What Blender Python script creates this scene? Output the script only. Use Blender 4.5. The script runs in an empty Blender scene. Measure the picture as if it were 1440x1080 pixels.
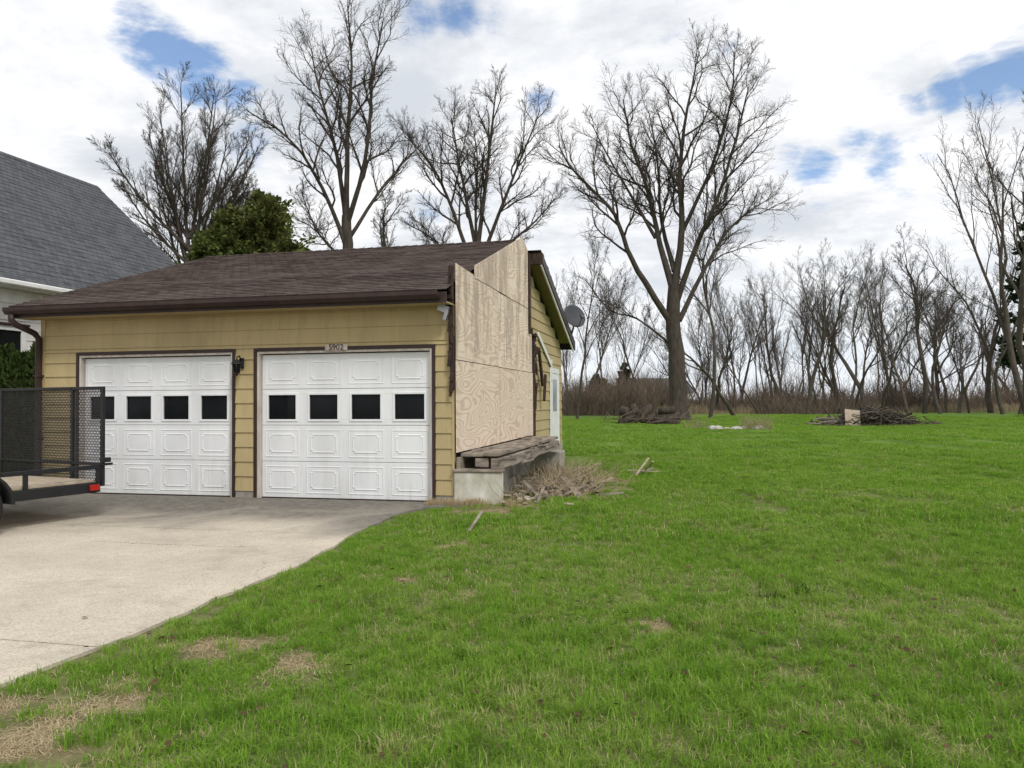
import bpy, math, random
from mathutils import Vector, Matrix
R=random.Random(7)
scene=bpy.context.scene
rad=math.radians
COL=scene.collection

# ------------------------------------------------------------ node helpers
class NT:
    def __init__(s,nt): s.nt=nt; s.n=nt.nodes; s.l=nt.links
    def add(s,t,**k):
        n=s.n.new(t)
        for a,b in k.items(): setattr(n,a,b)
        return n
    def set(s,n,key,v):
        if hasattr(v,'is_linked') or isinstance(v,bpy.types.NodeSocket): s.l.new(v,n.inputs[key])
        else: n.inputs[key].default_value=v
    def math(s,op,a,b=0.0,c=None,clamp=False):
        n=s.add('ShaderNodeMath',operation=op); n.use_clamp=clamp
        s.set(n,0,a); s.set(n,1,b)
        if c is not None: s.set(n,2,c)
        return n.outputs[0]
    def noise(s,vec,scale,detail=4,rough=.55,dist=0.0):
        n=s.add('ShaderNodeTexNoise'); s.set(n,'Vector',vec); s.set(n,'Scale',scale); s.set(n,'Detail',detail); s.set(n,'Roughness',rough); s.set(n,'Distortion',dist)
        return n.outputs['Fac']
    def ramp(s,fac,stops):
        n=s.add('ShaderNodeValToRGB'); s.set(n,'Fac',fac)
        e=n.color_ramp.elements
        while len(e)<len(stops): e.new(.5)
        for i,(p,c) in enumerate(stops):
            e[i].position=p; e[i].color=(c[0],c[1],c[2],1) if not isinstance(c,(int,float)) else (c,c,c,1)
        return n.outputs['Color']
    def mix(s,f,a,b,blend='MIX'):
        n=s.add('ShaderNodeMix',data_type='RGBA',blend_type=blend)
        s.set(n,0,f)
        for i,v in ((6,a),(7,b)):
            if isinstance(v,tuple): v=(v[0],v[1],v[2],1)
            s.set(n,i,v)
        return n.outputs[2]
    def mapping(s,vec,scale=(1,1,1),loc=(0,0,0),rot=(0,0,0)):
        n=s.add('ShaderNodeMapping'); s.set(n,'Vector',vec); s.set(n,'Scale',scale); s.set(n,'Location',loc); s.set(n,'Rotation',rot)
        return n.outputs[0]
    def smooth(s,v,a,b,to0=0.0,to1=1.0):
        n=s.add('ShaderNodeMapRange',interpolation_type='SMOOTHSTEP'); s.set(n,0,v); s.set(n,1,a); s.set(n,2,b); s.set(n,3,to0); s.set(n,4,to1)
        return n.outputs[0]

def newmat(name):
    m=bpy.data.materials.new(name); m.use_nodes=True
    N=NT(m.node_tree); b=N.n['Principled BSDF']
    tc=N.add('ShaderNodeTexCoord'); geo=N.add('ShaderNodeNewGeometry')
    return m,N,b,tc.outputs['Object'],geo.outputs['Position']
def bump(N,b,h,strength=.3,dist=.01):
    n=N.add('ShaderNodeBump'); N.set(n,'Height',h); N.set(n,'Strength',strength); N.set(n,'Distance',dist)
    N.l.new(n.outputs[0],b.inputs['Normal'])
def simple(name,c1,c2=None,scale=5,rough=.7,metal=0,stretch=(1,1,1),bs=0.0,spec=.3,detail=5):
    m,N,b,obj,pos=newmat(name)
    b.inputs['Roughness'].default_value=rough; b.inputs['Metallic'].default_value=metal
    b.inputs['Specular IOR Level'].default_value=spec
    if c2 is None: c2=tuple(x*.7 for x in c1)
    v=N.mapping(obj,stretch)
    f=N.noise(v,scale,detail,.6)
    N.set(b,'Base Color',N.ramp(f,[(.3,c2),(.7,c1)]))
    if bs>0: bump(N,b,f,bs)
    return m

# ------------------------------------------------------------ mesh helpers
def mesh_obj(name,verts,faces,mat,parent=None,smooth=False,link=True):
    me=bpy.data.meshes.new(name); me.from_pydata([tuple(v) for v in verts],[],faces); me.update()
    if mat: 
        for mm in (mat if isinstance(mat,list) else [mat]): me.materials.append(mm)
    if smooth: me.polygons.foreach_set('use_smooth',[True]*len(me.polygons))
    o=bpy.data.objects.new(name,me)
    if link: COL.objects.link(o)
    if parent: o.parent=parent
    return o
def empty(name,loc=(0,0,0),rz=0,parent=None):
    o=bpy.data.objects.new(name,None); COL.objects.link(o); o.location=loc; o.rotation_euler=(0,0,rz)
    o.empty_display_size=.2
    if parent: o.parent=parent
    return o
BF=[(0,3,2,1),(4,5,6,7),(0,1,5,4),(1,2,6,5),(2,3,7,6),(3,0,4,7)]
def addbox(V,F,b):
    x0,x1,y0,y1,z0,z1=b; k=len(V)
    V+= [(x0,y0,z0),(x1,y0,z0),(x1,y1,z0),(x0,y1,z0),(x0,y0,z1),(x1,y0,z1),(x1,y1,z1),(x0,y1,z1)]
    F+= [tuple(i+k for i in f) for f in BF]
def bevel(o,w,seg=1):
    m=o.modifiers.new('b','BEVEL'); m.width=w; m.segments=seg; m.limit_method='ANGLE'
def boxes(name,lst,mat,parent=None,bev=0):
    V=[];F=[]
    for b in lst: addbox(V,F,b)
    o=mesh_obj(name,V,F,mat,parent)
    if bev: bevel(o,bev)
    return o
def obox(V,F,c,size,M):
    k=len(V); sx,sy,sz=[s/2 for s in size]
    for q in [(-1,-1,-1),(1,-1,-1),(1,1,-1),(-1,1,-1),(-1,-1,1),(1,-1,1),(1,1,1),(-1,1,1)]:
        V.append(tuple(Vector(c)+M@Vector((q[0]*sx,q[1]*sy,q[2]*sz))))
    F+= [tuple(i+k for i in f) for f in BF]
def prism(name,pts,fn,mat,parent=None,a0=0,a1=1):
    n=len(pts); V=[fn(p,q,a0) for p,q in pts]+[fn(p,q,a1) for p,q in pts]
    F=[tuple(range(n))[::-1],tuple(range(n,2*n))]+[(i,(i+1)%n,n+(i+1)%n,n+i) for i in range(n)]
    o=mesh_obj(name,V,F,mat,parent)
    fixn(o); return o
def fixn(o):
    import bmesh
    bm=bmesh.new(); bm.from_mesh(o.data); bmesh.ops.recalc_face_normals(bm,faces=bm.faces); bm.to_mesh(o.data); bm.free()
def tube(V,F,pts,rr,sides,cap=False):
    k0=len(V); n=len(pts)
    for i,p in enumerate(pts):
        d=(pts[min(i+1,n-1)]-pts[max(i-1,0)])
        if d.length<1e-6: d=Vector((0,0,1))
        d.normalize()
        a=Vector((1,0,0)) if abs(d.x)<.8 else Vector((0,1,0))
        u=d.cross(a).normalized(); w=d.cross(u)
        r=rr[i]
        for s in range(sides):
            t=6.28318*s/sides
            V.append(p+u*(r*math.cos(t))+w*(r*math.sin(t)))
    for i in range(n-1):
        for s in range(sides):
            a=k0+i*sides+s; b=k0+i*sides+(s+1)%sides
            F.append((a,b,b+sides,a+sides))
    if cap:
        F.append(tuple(k0+s for s in range(sides))[::-1]); F.append(tuple(k0+(n-1)*sides+s for s in range(sides)))
def tubes(name,lst,mat,parent=None,sides=8,smooth=True,cap=True):
    V=[];F=[]
    for pts,r in lst:
        pts=[Vector(p) for p in pts]
        rr=r if isinstance(r,list) else [r]*len(pts)
        tube(V,F,pts,rr,sides,cap)
    return mesh_obj(name,V,F,mat,parent,smooth)

# ------------------------------------------------------------ materials
def m_siding(name,c,dirt):
    m,N,b,obj,pos=newmat(name)
    v=N.mapping(obj,(1,1,.5)); f=N.noise(v,1.3,6,.65)
    v2=N.mapping(obj,(6,6,.8)); f2=N.noise(v2,1.5,6,.7)
    col=N.mix(N.smooth(f,.35,.75),c,tuple(x*.84 for x in c))
    sep=N.add('ShaderNodeSeparateXYZ'); N.l.new(obj,sep.inputs[0])
    low=N.smooth(sep.outputs[2],0.0,.8,.6,0.0)
    col=N.mix(N.math('MULTIPLY',N.smooth(f2,.45,.7),N.math('ADD',low,.26)),col,dirt)
    N.set(b,'Base Color',col); b.inputs['Roughness'].default_value=.65; b.inputs['Specular IOR Level'].default_value=.25
    bump(N,b,f2,.15,.004)
    return m
M_SIDE=m_siding('yellow_siding',(.46,.365,.19),(.25,.19,.10))
M_WSIDE=m_siding('white_siding',(.76,.745,.73),(.55,.53,.50))
M_WHITE=m_siding('door_white',(.80,.81,.82),(.64,.63,.60))
M_BROWN=simple('brown_trim',(.050,.028,.024),(.028,.017,.015),6,.45)
M_WJAMB=simple('white_jamb',(.62,.58,.53),(.4,.33,.27),9,.6,stretch=(1,1,.3))
M_SOFF=simple('soffit',(.42,.33,.17),(.35,.26,.13),4,.7)
M_ROT=simple('rotted_wood',(.075,.045,.035),(.02,.014,.012),14,.9,stretch=(1,1,.3),bs=.8)
M_WOODG=simple('weathered_wood',(.36,.31,.25),(.11,.085,.07),9,.9,stretch=(.6,.25,2),bs=.6)
M_LUM=simple('lumber_pale',(.48,.40,.30),(.30,.24,.18),8,.85,stretch=(1,1,1),bs=.3)
M_CONC=simple('foundation_concrete',(.42,.39,.34),(.20,.18,.15),5,.9,bs=.5)
M_BLOCK=simple('painted_block',(.70,.68,.62),(.30,.27,.17),3.5,.8,bs=.5,stretch=(1,1,.6),detail=9)
M_DARK=simple('dark_void',(.012,.011,.01),(.008,.008,.008),3,.9)
M_BLACKMETAL=simple('black_metal',(.018,.018,.02),(.012,.012,.013),8,.45)
M_RUBBER=simple('rubber',(.02,.02,.02),(.013,.013,.013),10,.8)
M_RED=simple('red_lens',(.45,.02,.015),(.3,.01,.01),6,.3)
M_GREYM=simple('grey_metal',(.10,.105,.115),(.07,.075,.08),4,.5)
M_STEEL=simple('steel',(.4,.4,.4),(.3,.3,.3),4,.35,metal=.8)
M_TRIMW=simple('white_trim',(.80,.80,.79),(.66,.66,.64),5,.5)
M_STONE=simple('pale_stone',(.5,.48,.44),(.3,.28,.25),4,.9,bs=.5)
def m_glass(name,c=(.006,.007,.008),spec=.12):
    m,N,b,obj,pos=newmat(name); b.inputs['Roughness'].default_value=.08; b.inputs['Specular IOR Level'].default_value=spec
    f=N.noise(obj,1.5,3); N.set(b,'Base Color',N.ramp(f,[(.35,c),(.7,tuple(x*2 for x in c))])); return m
M_GLASS=m_glass('window_glass')
M_GLASS2=m_glass('pale_glass',(.26,.27,.28),.5)  # paler grey tone for the side door pane

def m_shingle(name,c1,c2,c3,swap=False,cs=1.0,off=0.0,rh=.14):
    m,N,b,obj,pos=newmat(name)
    v=obj
    if swap:
        sp=N.add('ShaderNodeSeparateXYZ'); N.l.new(obj,sp.inputs[0]); cb=N.add('ShaderNodeCombineXYZ')
        N.l.new(sp.outputs[1],cb.inputs[0]); N.l.new(sp.outputs[0],cb.inputs[1]); v=cb.outputs[0]
    v=N.mapping(v,(1,1/cs,1),(0,off,0))
    br=N.add('ShaderNodeTexBrick'); N.l.new(v,br.inputs['Vector'])
    N.set(br,'Scale',1.0); N.set(br,'Brick Width',.17); N.set(br,'Row Height',rh); N.set(br,'Mortar Size',.008); N.set(br,'Mortar Smooth',.3)
    N.set(br,'Color1',(*c1,1)); N.set(br,'Color2',(*c2,1)); N.set(br,'Mortar',(*[x*.45 for x in c2],1)); br.inputs['Bias'].default_value=-.1
    f=N.noise(obj,1.1,6,.7); f2=N.noise(obj,60,2,.6)
    col=N.mix(N.smooth(f,.4,.75,0,.6),br.outputs['Color'],c3)
    col=N.mix(N.smooth(f2,.3,.7,0,.45),col,tuple(x*.45 for x in c1))
    N.set(b,'Base Color',col); b.inputs['Roughness'].default_value=.93; b.inputs['Specular IOR Level'].default_value=.15
    bump(N,b,N.math('ADD',f2,N.math('MULTIPLY',br.outputs['Fac'],-.8)),.5,.01)
    return m
CS=math.cos(math.atan(1/3))
M_ROOF=m_shingle('brown_shingles',(.125,.093,.081),(.060,.044,.039),(.15,.12,.105),cs=CS,off=.42/CS)
M_ROOFG=m_shingle('grey_shingles',(.125,.13,.14),(.070,.074,.082),(.15,.155,.165),swap=True,cs=.735)

def m_ply():
    m,N,b,obj,pos=newmat('plywood')
    oi=N.add('ShaderNodeObjectInfo')
    sh=N.add('ShaderNodeVectorMath',operation='SCALE'); N.l.new(oi.outputs['Random'],sh.inputs['Scale']); sh.inputs[0].default_value=(0,17,9)
    ad=N.add('ShaderNodeVectorMath',operation='ADD'); N.l.new(obj,ad.inputs[0]); N.l.new(sh.outputs[0],ad.inputs[1]); so=ad.outputs[0]
    g=N.noise(N.mapping(so,(1,.33,1.5)),1.35,2,.45,.35)
    rings=N.math('SINE',N.math('MULTIPLY',g,130.0))
    rings=N.smooth(rings,-.2,1.0)
    fine=N.noise(N.mapping(so,(1,1.2,40)),3,4,.6)
    w=N.noise(N.mapping(so,(1,2.4,.5)),1.3,8,.75)
    tone=N.smooth(oi.outputs['Random'],0,1,0,.55)
    base=N.mix(tone,(.82,.69,.56),(.66,.54,.43))
    col=N.mix(N.math('MULTIPLY',rings,.50),base,(.45,.31,.205))
    col=N.mix(N.smooth(fine,.4,.8,0,.3),col,(.54,.43,.34))
    sep=N.add('ShaderNodeSeparateXYZ'); N.l.new(obj,sep.inputs[0])
    up=N.smooth(sep.outputs[2],1.9,2.4,0.12,.72)
    col=N.mix(N.math('MULTIPLY',N.smooth(w,.43,.60),up),col,(.33,.265,.215))
    N.set(b,'Base Color',col); b.inputs['Roughness'].default_value=.8; b.inputs['Specular IOR Level'].default_value=.2
    bump(N,b,fine,.2,.003)
    return m
M_PLY=m_ply()

def m_concrete():
    m,N,b,obj,pos=newmat('driveway_concrete')
    f=N.noise(obj,.9,7,.65); f2=N.noise(obj,55,3,.75); f3=N.noise(obj,.45,6,.65,.6); sp=N.noise(obj,9,6,.75)
    col=N.mix(N.smooth(f,.3,.7),(.63,.56,.455),(.50,.44,.355))
    col=N.mix(N.smooth(f2,.45,.62,0,.6),col,(.32,.27,.21))
    col=N.mix(N.smooth(sp,.48,.72,0,.5),col,(.36,.32,.26))
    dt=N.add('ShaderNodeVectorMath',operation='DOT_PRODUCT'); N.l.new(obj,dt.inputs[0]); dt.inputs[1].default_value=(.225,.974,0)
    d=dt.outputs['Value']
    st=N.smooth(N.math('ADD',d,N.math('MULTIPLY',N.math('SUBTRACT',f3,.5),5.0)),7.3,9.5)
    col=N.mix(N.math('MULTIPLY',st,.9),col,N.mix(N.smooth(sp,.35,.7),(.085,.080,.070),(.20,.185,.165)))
    st2=N.smooth(N.noise(N.mapping(obj,(1,1,1),(7,3,0)),.6,7,.7,.5),.52,.66,0,.5)
    col=N.mix(st2,col,(.26,.235,.19))
    vn=N.add('ShaderNodeTexVoronoi',feature='DISTANCE_TO_EDGE'); vn.inputs['Scale'].default_value=.33
    wob=N.noise(obj,3,5,.7); wv=N.add('ShaderNodeVectorMath',operation='ADD'); N.l.new(obj,wv.inputs[0])
    cw=N.add('ShaderNodeCombineXYZ'); N.l.new(N.math('MULTIPLY',wob,.5),cw.inputs[0]); N.l.new(N.math('MULTIPLY',wob,-.4),cw.inputs[1]); N.l.new(cw.outputs[0],wv.inputs[1]); N.l.new(wv.outputs[0],vn.inputs['Vector'])
    crk=N.math('MULTIPLY',N.smooth(vn.outputs['Distance'],.0,.0035,1,0),N.smooth(f3,.5,.6))
    col=N.mix(N.math('MULTIPLY',crk,.75),col,(.08,.07,.055))
    N.set(b,'Base Color',col); b.inputs['Roughness'].default_value=.9; b.inputs['Specular IOR Level'].default_value=.2
    bump(N,b,N.math('ADD',f2,N.math('MULTIPLY',sp,.5)),.4,.008)
    return m
M_DRIVE=m_concrete()

BARE=[(1.34,9.64,.34),(-.5,7.76,.22),(-.82,6.3,.15),(-.42,5.75,.13),(-1.73,4.68,.24),(-1.24,4.33,.14),(.92,5.0,.12),(-1.9,3.83,.16),(-2.1,3.35,.36),(-2.5,3.7,.22),(.16,8.7,.16),(2.7,18,.5),(-.3,10.2,.35),(.5,10.6,.4),(.9,12.4,.7),(1.6,13.6,.6),(5.5,11.6,.2),(-1.35,3.1,.12),(1.0,11.4,.4)]
def m_ground():
    m,N,b,obj,pos=newmat('ground_soil_grass')
    f=N.noise(pos,.35,6,.6); f2=N.noise(pos,6,6,.7); f3=N.noise(pos,45,4,.75)
    lawn=N.mix(N.smooth(f,.35,.65),(.13,.235,.033),(.18,.265,.055))
    lawn=N.mix(N.smooth(f2,.4,.75,0,.7),lawn,(.085,.155,.026))
    lawn=N.mix(N.smooth(f3,.35,.7,0,.5),lawn,(.065,.115,.02))
    sep=N.add('ShaderNodeSeparateXYZ'); N.l.new(pos,sep.inputs[0])
    near=N.smooth(sep.outputs[1],5,24,1,0)
    soil=N.mix(N.smooth(f2,.35,.65),(.10,.10,.045),(.24,.22,.11))
    lawn=N.mix(N.math('MULTIPLY',near,.8),lawn,soil)
    s=None
    wn=N.noise(pos,5,5,.75)
    for (x,y,r) in BARE:
        dn=N.add('ShaderNodeVectorMath',operation='DISTANCE'); N.l.new(pos,dn.inputs[0]); dn.inputs[1].default_value=(x,y,0)
        v=N.smooth(N.math('ADD',dn.outputs['Value'],N.math('MULTIPLY',wn,r*2.4)),r*1.0,r*2.6,1,0)
        s=v if s is None else N.math('MAXIMUM',s,v)
    lawn=N.mix(N.math('MULTIPLY',s,.9),lawn,N.mix(N.smooth(f3,.35,.65),(.40,.31,.19),(.18,.13,.08)))
    fieldf=N.smooth(N.math('ADD',sep.outputs[1],N.math('MULTIPLY',f,10.0)),84,90)
    field=N.mix(N.smooth(f,.3,.7),(.26,.22,.16),(.18,.16,.11))
    N.set(b,'Base Color',N.mix(fieldf,lawn,field)); b.inputs['Roughness'].default_value=.95; b.inputs['Specular IOR Level'].default_value=.1
    bump(N,b,N.math('ADD',f3,f2),.6,.05)
    return m
def m_blade(name,cs,trans=.35,big=False):
    m=bpy.data.materials.new(name); m.use_nodes=True; N=NT(m.node_tree); N.n.clear()
    geo=N.add('ShaderNodeNewGeometry'); pos=geo.outputs['Position']
    rnd=geo.outputs['Random Per Island']
    f=N.noise(pos,.45,4,.6)
    c=N.mix(N.smooth(f,.35,.65),cs[0],cs[1]); c=N.mix(N.smooth(N.math('FRACT',N.math('MULTIPLY',rnd,7.31)),.2,1.0,0,.8),c,cs[2])
    if big:
        g=N.noise(pos,2.6,4,.65)
        c=N.mix(N.smooth(g,.52,.70,0,.6),c,(.31,.38,.09)); c=N.mix(N.smooth(g,.30,.46,.65,0),c,(.085,.18,.022))
        h=N.noise(N.mapping(pos,(1,1,1),(3,8,0)),1.1,5,.75)
        thr=N.math('SUBTRACT',.97,N.smooth(h,.53,.70,0,.5))
        c=N.mix(N.math('MULTIPLY',N.math('GREATER_THAN',rnd,thr),.85),c,cs[3])
    else:
        c=N.mix(N.smooth(rnd,.86,.97,0,.8),c,cs[3])
    d=N.add('ShaderNodeBsdfDiffuse'); t=N.add('ShaderNodeBsdfTranslucent')
    N.l.new(c,d.inputs[0]); N.l.new(c,t.inputs[0])
    mx=N.add('ShaderNodeMixShader'); mx.inputs[0].default_value=trans; N.l.new(d.outputs[0],mx.inputs[1]); N.l.new(t.outputs[0],mx.inputs[2])
    o=N.add('ShaderNodeOutputMaterial'); N.l.new(mx.outputs[0],o.inputs[0]); return m
M_BLADE=m_blade('grass_blade',[(.20,.36,.040),(.255,.40,.062),(.13,.26,.030),(.48,.43,.22)],big=True)
M_STRAW=m_blade('straw',[(.56,.46,.29),(.46,.37,.22),(.36,.28,.16),(.62,.54,.38)],.2)
M_WEED=m_blade('weed',[(.08,.15,.03),(.10,.16,.03),(.05,.10,.02),(.14,.09,.04)],.25)
M_LEAFB=m_blade('dead_leaf',[(.13,.085,.05),(.11,.075,.045),(.08,.055,.035),(.2,.14,.09)],.1)
M_CEDAR=m_blade('cedar_foliage',[(.11,.15,.04),(.15,.155,.05),(.055,.08,.022),(.18,.14,.06)],.25)
M_HEDGE=m_blade('hedge_foliage',[(.05,.09,.025),(.07,.10,.03),(.03,.05,.015),(.09,.09,.04)],.2)
M_PINE=m_blade('pine_foliage',[(.035,.06,.03),(.045,.07,.03),(.02,.035,.018),(.06,.065,.035)],.15)
M_BARK=simple('bark',(.095,.078,.063),(.040,.033,.028),7,.95,stretch=(1,1,.25),bs=.8,spec=.1)
M_BARK2=simple('bark_far',(.120,.100,.084),(.062,.052,.044),2,.95,spec=.1)
M_BRUSH=simple('brush_stems',(.20,.15,.115),(.10,.078,.064),.6,.95,spec=.1)
M_BRUSHT=simple('dry_weeds',(.36,.29,.19),(.22,.17,.11),.6,.95,spec=.1)

# ------------------------------------------------------------ ground
def sst(a,b,v):
    t=max(0,min(1,(v-a)/(b-a))); return t*t*(3-2*t)
def H(x,y):
    f=sst(1.5,8,x)*sst(2,12,y)
    h=f*(.15*math.sin(.21*x+.5)*math.sin(.17*y+1)+.08*math.sin(.55*x+2)*math.sin(.43*y))
    g=(.034*math.sin(1.3*x+.4*y)*math.sin(1.1*y-.3*x)+.020*math.sin(3.1*x+1.2*y)*math.sin(2.7*y-1.1*x))*sst(-2.0,0.5,x)*(1-sst(30,50,y))
    return (h+g)*(1-sst(60,80,y))
def lin(a,b,s):
    n=int(round((b-a)/s)); return [a+(b-a)*i/n for i in range(n)]
xs=[-900,-500,-250,-120,-60]+lin(-40,-6,2)+lin(-6,14,.3)+lin(14,50,1.5)+[50,60,80,120,250,500,900]
ys=[-60,-30,-12,-6]+lin(-3,22,.3)+lin(22,80,1.5)+[80,90,110,150,250,500,900,1600]
V=[(x,y,H(x,y)) for y in ys for x in xs]; nx=len(xs)
F=[(j*nx+i,j*nx+i+1,(j+1)*nx+i+1,(j+1)*nx+i) for j in range(len(ys)-1) for i in range(nx-1)]
mesh_obj('ground',V,F,m_ground(),smooth=True)

# ------------------------------------------------------------ driveway
redge=[(-.15,10.93),(-.62,10.62),(-1.18,10.52),(-1.45,10.0),(-1.73,8.5),(-1.88,7.0),(-2.2,5.74),(-2.36,4.86),(-2.52,4.39),(-2.65,3.96),(-2.85,2.6),(-3.0,0),(-3.1,-8)]
re2=[]
for i in range(len(redge)-1):
    a,b=redge[i],redge[i+1]; n=max(1,int(math.hypot(a[0]-b[0],a[1]-b[1])/.25)) if a[1]>2 else 1
    for k in range(n):
        t=k/n; j=R.uniform(-.025,.025) if 0<i else 0
        re2.append((a[0]+(b[0]-a[0])*t+j,a[1]+(b[1]-a[1])*t))
re2.append(redge[-1])
GO=Vector((-.834,11,0)); GR=Vector((.974,-.225,0)); GV=Vector((.225,.974,0))
def G2W(x,y): p=GO+GR*x+GV*y; return (p.x,p.y)
DRIVE=re2+[(-14,-8),G2W(-12.5,-.02),G2W(-.0,-.02)]
def clip(poly,nv,c,sgn):
    out=[]
    f=lambda p:sgn*(p[0]*nv[0]+p[1]*nv[1]-c)
    for i in range(len(poly)):
        a,b=poly[i],poly[(i+1)%len(poly)]; fa,fb=f(a),f(b)
        if fa>=0: out.append(a)
        if fa*fb<0:
            t=fa/(fa-fb); out.append((a[0]+(b[0]-a[0])*t,a[1]+(b[1]-a[1])*t))
    return out
drv=empty('concrete_driveway')
c0=GO.x*.225+GO.y*.974
cuts=[c0+.5,c0-2.75,c0-6.6,c0-9.6,c0-30]
cl=GR.x*GO.x+GR.y*GO.y-3.33
for i in range(4):
    p=clip(DRIVE,(.225,.974),cuts[i]-(.008 if i else 0),-1); p=clip(p,(.225,.974),cuts[i+1]+.008,1)
    for s in (1,-1):
        q=clip(p,(.974,-.225),cl+s*.003,s)
        if len(q)>2:
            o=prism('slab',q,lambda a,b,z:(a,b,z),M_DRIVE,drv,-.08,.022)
def inpoly(x,y,P):
    c=False; n=len(P); j=n-1
    for i in range(n):
        xi,yi=P[i]; xj,yj=P[j]
        if (yi>y)!=(yj>y) and x<(xj-xi)*(y-yi)/(yj-yi)+xi: c=not c
        j=i
    return c

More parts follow.
